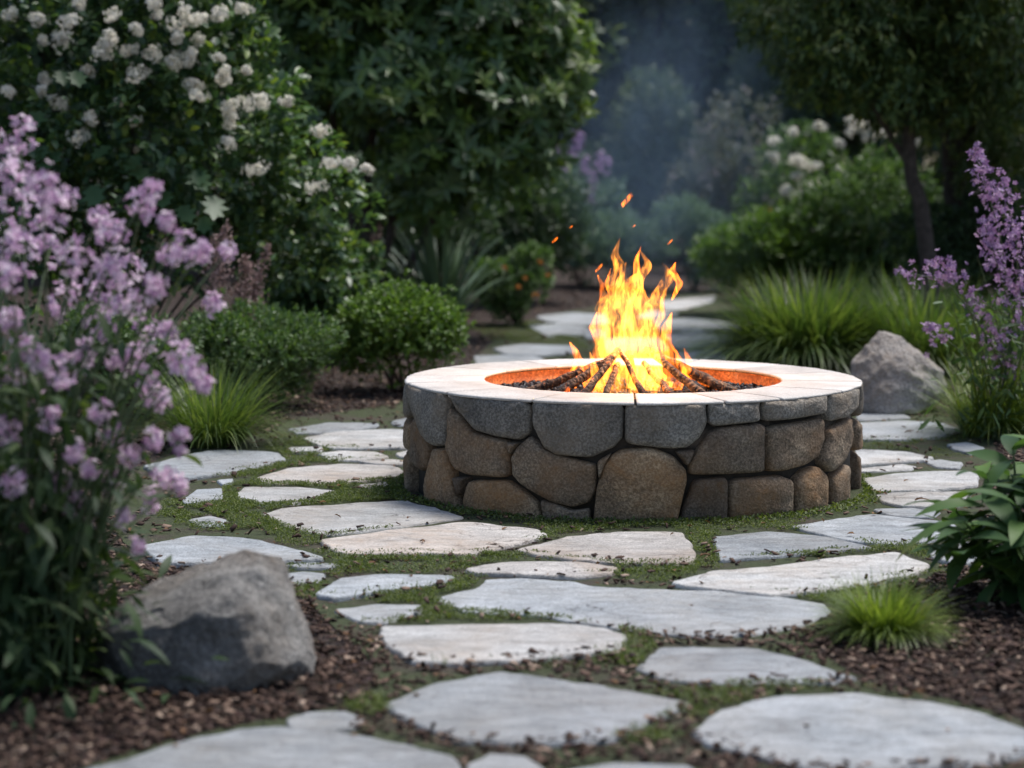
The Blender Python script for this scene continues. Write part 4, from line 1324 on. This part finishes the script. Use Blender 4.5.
# violet flower stalks at the right edge
t = thing('violet_flower_plant', 'tall violet flower stalks rising at the right edge behind the path', 'flower', tuple(G(1005, 442)))
Yv = G(1005, 442).y
FT = petals(5, .62, .2)
SP = [((975, 148), (1000, 235), 70), ((1002, 175), (1018, 250), 46), ((985, 225), (1008, 300), 60), ((1015, 230), (1024, 330), 50), ((940, 262), (958, 285), 34), ((900, 272), (945, 280), 26), ((928, 324), (940, 336), 18), ((968, 292), (1000, 345), 44), ((990, 330), (1010, 370), 26)]
sb = Bag()
for (a, b, n) in SP:
    pa, pb = np.array(P(*a, Yv + random.uniform(-.12, .12))), np.array(P(*b, Yv + random.uniform(-.1, .1)))
    n = int(n * 2.2)
    u = rng.random(n)
    pos = pa + (pb - pa) * u[:, None] + rng.normal(size=(n, 3)) * (.012 + .028 * np.sqrt(u))[:, None]
    bag = Bag(); d = rand_dirs(n)
    scatter(bag, *FT, pos, np.cross(d, rand_dirs(n)), d, .016 * rng.uniform(.6, 1.2, n))
    link('blossom', bag.mesh('blossom'), M['violet_petal'], t)
    base = np.array(G(1005 + random.uniform(-20, 30), 440))
    tube(sb, np.concatenate([bez(base, (base + pb) / 2 + [.05, 0, .1], pb, 8)[:-1], np.linspace(pb, pa, 4)]), np.linspace(.006, .002, 11), 5)
for k in range(9):
    base = np.array(G(1000 + random.uniform(-30, 30), 438)); tip = np.array(P(random.uniform(940, 1030), random.uniform(250, 380), Yv))
    tube(sb, bez(base, (base + tip) / 2 + [.03, 0, .08], tip, 8), np.linspace(.004, .0015, 8), 5)
link('stem', sb.mesh('stem'), M['stem_green'], t)
bag = Bag()
n = 700
u = rng.random(n)
pos = np.array(G(1003, 440)) + np.stack([rng.normal(size=n) * .13 + .02, rng.normal(size=n) * .1, u * .62 + .03], -1)
scatter(bag, *LS['f'], pos, rand_dirs(n) + [0, 0, .4], rand_dirs(n) + [0, 0, 1], rng.uniform(.05, .1, n))
link('foliage', bag.mesh('foliage'), M['small'], t)

# glossy lance-leaved plant, right foreground
t = thing('lance_leaf_plant', 'lush plant with glossy lance shaped leaves at the right edge of the path', 'plant', tuple(G(1030, 602)))
g = np.array(G(1030, 602))
bag = Bag(); sb = Bag()
LLng = leaf_long(.31, .42)
for k in range(17):
    a = k * 2.4; rr = .05 + .30 * (k / 17) ** .6
    tip = g + np.array([rr * math.cos(a) + .03, rr * math.sin(a) * .8, (.50 - .9 * rr) * random.uniform(.8, 1.1) + .03])
    b0 = g + np.array([rr * .25 * math.cos(a), rr * .25 * math.sin(a), 0])
    tube(sb, bez(b0, b0 * .4 + tip * .6 + [0, 0, .05], tip, 7), np.linspace(.007, .003, 7), 6)
    m = random.randint(9, 12)
    an = np.arange(m) * 2.4 + random.random() * 6
    el = rng.uniform(-.15, .8, m)
    d = np.stack([np.cos(an) * np.cos(el), np.sin(an) * np.cos(el), np.sin(el)], -1)
    pos = tip + np.stack([np.zeros(m), np.zeros(m), -np.linspace(0, .13, m)], -1)
    scatter(bag, *LLng, pos, d, np.tile([0, 0, 1.], (m, 1)) + .25 * rng.normal(size=(m, 3)), rng.uniform(.15, .235, m))
    m = 9
    an = rng.random(m) * 6.28; el = rng.uniform(-.5, .3, m); u = rng.uniform(.15, .85, m)[:, None]
    d = np.stack([np.cos(an) * np.cos(el), np.sin(an) * np.cos(el), np.sin(el)], -1)
    scatter(bag, *LLng, b0 * (1 - u) + tip * u, d, np.tile([0, 0, 1.], (m, 1)) + .25 * rng.normal(size=(m, 3)), rng.uniform(.12, .2, m))
link('foliage', bag.mesh('foliage', True), M['lance'], t)
link('stem', sb.mesh('stem', True), M['stem_green'], t)

# ---- left side, back to front
shrub('lilac_shrub', 'hazy shrub with pale lilac blooms right of the broadleaf shrub tree', 'shrub', 585, 0, 95, 130, .6, 9, 700, 7, 'n', .07, 'bluegreen', Y=23)
lilac = bpy.data.objects['lilac_shrub']
for (x, y) in ((555, 150), (565, 160), (575, 150), (585, 165), (592, 180), (600, 160), (590, 195), (578, 140), (606, 165), (548, 162)):
    p = np.array(P(x, y, 22.3)); n = 46
    bag = Bag(); d = rand_dirs(n)
    pos = p + d * np.array([.07, .07, .13]) * rng.uniform(.5, 1, n)[:, None]
    scatter(bag, *FT, pos, np.cross(d, rand_dirs(n)), d, .02 * rng.uniform(.7, 1.2, n))
    link('flower_head', bag.mesh('flower_head'), M['violet_petal'], lilac)
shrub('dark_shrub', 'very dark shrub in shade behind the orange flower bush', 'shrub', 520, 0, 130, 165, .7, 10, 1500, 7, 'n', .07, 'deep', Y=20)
shrub('dark_shrub', 'dark shrub filling the shade under the white flowering shrub', 'shrub', 300, 0, 170, 215, .7, 10, 1800, 7, 'h', .07, 'hydra', Y=14.2)
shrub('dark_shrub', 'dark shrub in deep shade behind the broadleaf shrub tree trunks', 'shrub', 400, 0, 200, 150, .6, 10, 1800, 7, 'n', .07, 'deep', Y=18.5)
t, _ = shrub('orange_flower_bush', 'low bush dotted with small orange flowers, left of the far path', 'shrub', 520, 0, 90, 245, .4, 8, 1100, 7, 'n', .05, 'small', Y=17.4)
heads(t, [P(x, y, 16.95) for x, y in ((541, 262), (518, 287), (548, 275), (525, 278), (505, 268), (535, 295))], .016, 'orange_petal', 14, fr=.016)

# broadleaf shrub tree
Yr = 16.2
b0 = G(372, 336)
lob = [(np.array(P(x, y, Yr + dy)), np.array([rx, .5, rz])) for x, y, dy, rx, rz in
       ((330, 30, 0, .55, .42), (400, 10, .1, .6, .45), (470, 20, 0, .55, .42), (530, 50, .1, .45, .4), (400, 90, -.3, .55, .35), (470, 100, -.2, .5, .36), (530, 110, 0, .38, .32), (340, 110, -.1, .5, .34), (290, 70, .2, .45, .4), (440, 160, -.2, .48, .28), (505, 165, 0, .4, .26),
        (420, 205, .1, .4, .2), (360, -40, 0, .8, .5), (470, -50, 0, .8, .5), (555, 90, .2, .28, .34), (280, 140, .3, .4, .3), (300, -20, .3, .6, .5))]
tree('shrub_tree', 'large glossy broadleaf shrub tree with several bare stems, left of the smoke', tuple(b0), [tuple(b0 + Vector((0, 0, -.05)))] + pl([(362, 280), (366, 200), (372, 130), (380, 40)], Yr), .05,
     [([tuple(b0)] + pl([(385, 270), (392, 200), (420, 130), (450, 60)], Yr), .04), ([tuple(b0)] + pl([(350, 280), (352, 200), (335, 130), (320, 60)], Yr), .04), ([tuple(b0)] + pl([(400, 290), (430, 220), (480, 150), (510, 90)], Yr), .035), ([tuple(b0)] + pl([(340, 300), (325, 240), (300, 160)], Yr), .03)],
     lob, 1650, 9, 'r', .15, 'rhodo', spread=.5, upb=.3, zmin=.7, shell=(.5, 1.1), whorl=True, young=(480, 'rhodo_young'))

# white flowering shrub
Yw = 12.4
t = thing('white_flowering_shrub', 'tall shrub covered in white pompom blooms, top left of the garden', 'shrub', (P(110, 300, Yw)[0], Yw, 0))
lob = [(np.array(P(x, y, Yw + dy)), np.array([rx, .45, rz])) for x, y, dy, rx, rz in
       ((40, 40, 0, .5, .4), (130, 30, .1, .5, .4), (200, 60, 0, .42, .36), (250, 110, .1, .32, .3), (60, 130, -.1, .5, .34), (150, 130, -.2, .5, .36), (220, 180, 0, .42, .34), (290, 170, .2, .3, .26), (320, 205, .3, .28, .22), (100, 210, 0, .5, .32), (20, 220, 0, .4, .34), (280, 240, .2, .36, .25), (170, 250, .1, .45, .28), (80, -40, 0, .7, .5), (190, -20, .1, .5, .4), (60, 300, .2, .5, .3), (-30, 120, 0, .4, .6), (320, 270, .5, .3, .2))]
bag = Bag(); foliage(bag, lob, 2500, 7, LS['h'], .075, .55, .3)
link('foliage', bag.mesh('foliage'), M['hydra'], t)
bag = Bag()
big = [(130, 165), (190, 172), (200, 168), (45, 145), (60, 150), (180, 205), (165, 190), (205, 215), (60, 70), (75, 70), (110, 145), (150, 180), (90, 185), (25, 175), (215, 195), (140, 155), (40, 110), (175, 158)]
m = len(big)
pos = np.array([P(x, y, Yw - .5) for x, y in big])
d = np.stack([rng.normal(size=m) * .6, -np.ones(m) * .5, -.5 * np.ones(m)], -1)
for k in range(m):
    bag = Bag()
    scatter(bag, *LS['lob'], pos[k:k + 1], d[k:k + 1], np.array([[0, -1, 1.2]]) + .3 * rng.normal(size=(1, 3)), rng.uniform(.13, .2, 1))
    link('lobed_leaf', bag.mesh('lobed_leaf'), M['hydra'], t)
sb = Bag(); stems(sb, (P(110, 300, Yw)[0], Yw, 0), lob, 14, .012)
link('stem', sb.mesh('stem', True), M['bark'], t)
spots = [(15,16),(40,17),(68,12),(72,22),(53,42),(58,45),(112,28),(104,38),(112,12),(130,40),(135,48),(150,8),(165,5),(175,20),(160,18),(190,15),(200,22),(210,28),(172,45),(185,50),(200,40),(177,58),(193,56),(245,20),(105,56+12),(100,83),(118,100),(48,86),(45,82),(62,105),(98,122),(94,135),(125,70),(190,82),(205,88),(197,84),(226,82),(248,97),(233,110),(228,102),(232,118),(216,129-48),(245,72),(285,101),(262,166-65),(233,142),(318,128),(262,166),(10,76),(135,120),(150,60),(165,70),(60,38),(205,10),(215,60)]
spots += [(330,175),(347,170),(362,172),(318,178)]
spots3 = [P(x + random.gauss(0, 6), y + random.gauss(0, 6), Yw - .45 - .2 * random.random()) for x, y in spots]
for p in spots3:
    heads(t, [p], random.uniform(.036, .06), 'white_petal', 70, fr=.014)

shrub('box_bush', 'compact bright green box bush at the edge of the red mulch', 'shrub', 402, 392, 148, 284, .42, 10, 3600, 7, 'w', .026, 'box', lr=(.25, .4), dome=True)
shrub('spreading_shrub', 'low spreading fine leaved shrub between lilac flowers and box bush', 'shrub', 243, 408, 190, 304, .5, 14, 3600, 7, 'n', .032, 'small', lr=(.25, .45), dome=True)
shrub('spreading_shrub', 'fine leaved shrub hidden behind the lilac blooms', 'shrub', 130, 420, 150, 300, .4, 10, 2000, 7, 'n', .035, 'small')
# strap-leaved clump
g = np.array(G(440, 336)); n = 110
a = rng.random(n) * 6.283
t = thing('strap_leaf_plant', 'clump of long arching strap leaves behind the box bush', 'plant', g.tolist())
bag = Bag()
base = g + np.stack([.12 * np.cos(a) * rng.random(n), .12 * np.sin(a) * rng.random(n), np.zeros(n)], -1)
blades(bag, base, a, rng.uniform(.75, 1.15, n), rng.uniform(.05, .75, n), rng.uniform(.022, .04, n), 8, 2.0)
link('foliage', bag.mesh('foliage'), M['strap'], t)
grass_clump('ornamental_grass', 'small arching grass clump in front of the spreading shrub, beside the path', 212, 446, 170, 85, 1100, 'grass', .005, flop=1.05, base_r=.35)
# wispy dusty-pink plumes
for (bx_, by_, tips, lab) in ((232, 402, [(268, 245), (250, 262), (258, 275), (240, 285), (245, 255)], 'wispy dusty pink plume plant rising behind the spreading shrub'), (212, 405, [(222, 228), (214, 236), (228, 222)], 'thin tall seed stalks left of the dusty pink plumes'),
                              (350, 335, [(380, 225), (395, 228), (372, 236)], 'pinkish twiggy sprig by the broadleaf shrub tree stems')):
    g = np.array(G(bx_, by_))
    t = thing('plume_plant', lab, 'flower', g.tolist())
    sb, fb = Bag(), Bag()
    for (x, y) in tips:
        tip = np.array(P(x, y, g[1] + random.uniform(-.1, .1)))
        c = bez(g, g * .5 + tip * .5 + [0, 0, .1], tip, 10)
        tube(sb, c, np.linspace(.005, .0015, 10), 5)
        n = 240
        u = rng.random(n)
        pos = tip + (c[5] - tip) * u[:, None] + rng.normal(size=(n, 3)) * (.008 + .03 * u)[:, None]
        scatter(fb, *LS['w'], pos, rand_dirs(n), rand_dirs(n), rng.uniform(.012, .024, n))
    link('stem', sb.mesh('stem'), M['stem_red'], t)
    link('blossoms', fb.mesh('blossoms'), M['dusty_bud'], t)

# lilac flowers, left foreground
g = np.array(G(22, 684))
t = thing('lilac_flower_plant', 'tall clump of lilac flower spikes in the left foreground, behind the dark boulder', 'flower', g.tolist())
HD = [(20,140,28),(8,185,26),(42,185,24),(22,215,36),(55,205,28),(52,240,30),(15,250,30),(115,235,20),(142,205,18),(150,190,12),(75,262,22),(125,268,22),(185,248,18),(170,255,14),(100,290,28),(60,300,22),(132,300,26),(148,335,18),(98,325,22),(200,250,12),
      (180,362,22),(195,372,16),(150,388,18),(60,370,18),(25,350,18),(10,275,18),(112,430,16),(180,440,12),(35,440,16),(112,478,15),(150,500,14),(165,475,16),(72,505,14),(92,525,14),(15,485,16),(213,305,12),(228,250,10),(10,380,18),(135,360,16),(85,355,18),(40,400,14),(160,400,14),(5,430,16),(130,455,12),(110,265,18),(155,285,16)]
sb = Bag()
FT5 = petals(4, .8, .3)
HD += [(30,470,12),(60,480,12),(125,520,12),(20,530,12),(150,440,12),(100,410,12),(75,450,12),(180,485,10),(40,360,14),(115,360,14),(170,330,12),(50,420,12),(205,385,10),(140,545,9),(90,470,10),(10,320,14),(165,220,10),(100,215,12)]
for (x, y, r) in HD:
    r *= .9
    Yh = g[1] + random.uniform(-.32, .3)
    p = np.array(P(x, y, Yh)); s = r / FPX * Yh
    n = int(8 + .9 * r)
    d = rand_dirs(n)
    pos = p + d * s * np.array([.95, .95, 1.15]) * (rng.random(n) ** .4)[:, None]
    bag = Bag()
    scatter(bag, *FT5, pos, np.cross(d, rand_dirs(n)), d + .4 * rng.normal(size=(n, 3)), .0135 * rng.uniform(.7, 1.3, n))
    link('blossom', bag.mesh('blossom'), M['purple_petal'], t)
    b = g + np.array([random.uniform(-.14, .15), random.uniform(-.15, .15), 0])
    tube(sb, bez(b, [b[0] * .6 + p[0] * .4, b[1], p[2] * .7], p, 9), np.linspace(.0055, .002, 9), 5)
link('stem', sb.mesh('stem'), M['stem_green'], t)
bag = Bag()
n = 2300
u = rng.random(n)
zz = .02 + .85 * u ** 1.4
pos = np.stack([g[0] - .02 + rng.normal(size=n) * (.16 - .02 * u), g[1] + rng.normal(size=n) * .17, zz], -1)
dd = pos - (g + [0, 0, .3]); dd[:, 2] = .02 + .15 * rng.normal(size=n)
scatter(bag, *leaf_long(.28, .3, 4), pos, dd + .2 * rng.normal(size=(n, 3)), np.tile([0, 0, 1.], (n, 1)) + .3 * rng.normal(size=(n, 3)), rng.uniform(.05, .105, n))
m = 170
an = rng.random(m) * 6.28; el = rng.uniform(-.45, .35, m)
d = np.stack([np.cos(an) * np.cos(el), np.sin(an) * np.cos(el), np.sin(el)], -1)
pos = g + np.stack([.12 * np.cos(an), .12 * np.sin(an), np.zeros(m)], -1) * rng.uniform(.2, 1.2, m)[:, None] + np.stack([np.zeros(m), np.zeros(m), rng.uniform(.08, .5, m)], -1)
scatter(bag, *leaf_long(.42, .4, 5), pos, d, np.tile([0, 0, 1.], (m, 1)) + .3 * rng.normal(size=(m, 3)), rng.uniform(.09, .15, m))
link('foliage', bag.mesh('foliage', True), M['lilac_leaf'], t)

# ------------------------------------------------------------------ smoke drifting behind the fire
def smoke_mat():
    m = bpy.data.materials.new('blue_smoke'); m.use_nodes = True
    nt = m.node_tree; nt.nodes.clear()
    out = nt.nodes.new('ShaderNodeOutputMaterial')
    pv = nt.nodes.new('ShaderNodeVolumePrincipled')
    pv.inputs['Color'].default_value = (.42, .62, .90, 1)
    tc = nt.nodes.new('ShaderNodeTexCoord')
    ln = nt.nodes.new('ShaderNodeVectorMath'); ln.operation = 'LENGTH'
    nt.links.new(tc.outputs['Object'], ln.inputs[0])
    fall = math_n(nt, 'MAXIMUM', math_n(nt, 'SUBTRACT', 1.0, math_n(nt, 'POWER', ln.outputs['Value'], 1.6)), 0.0)
    nz = ramp(nt, noise_tex(nt, 1.7, 4, .6, .6), [(.4, (.04,) * 3), (.66, (1,) * 3)])
    nt.links.new(math_n(nt, 'MULTIPLY', math_n(nt, 'MULTIPLY', fall, nz), .068), pv.inputs['Density'])
    pv.inputs['Anisotropy'].default_value = .2
    nt.links.new(pv.outputs[0], out.inputs['Volume'])
    return m


bm = bmesh.new()
bmesh.ops.create_icosphere(bm, subdivisions=4, radius=1)
for v in bm.verts:
    v.co *= 1 + .12 * mnoise.noise(v.co * 1.7)
me = bpy.data.meshes.new('smoke'); bm.to_mesh(me); bm.free()
o = link('smoke', me, smoke_mat()); o.location = (P(668, 160, 18.5)[0], 18.5, 1.6); o.scale = (1.1, 4.6, 1.6)
tag(o, 'thin blue smoke drifting over the path behind the fire', 'smoke', kind='stuff')
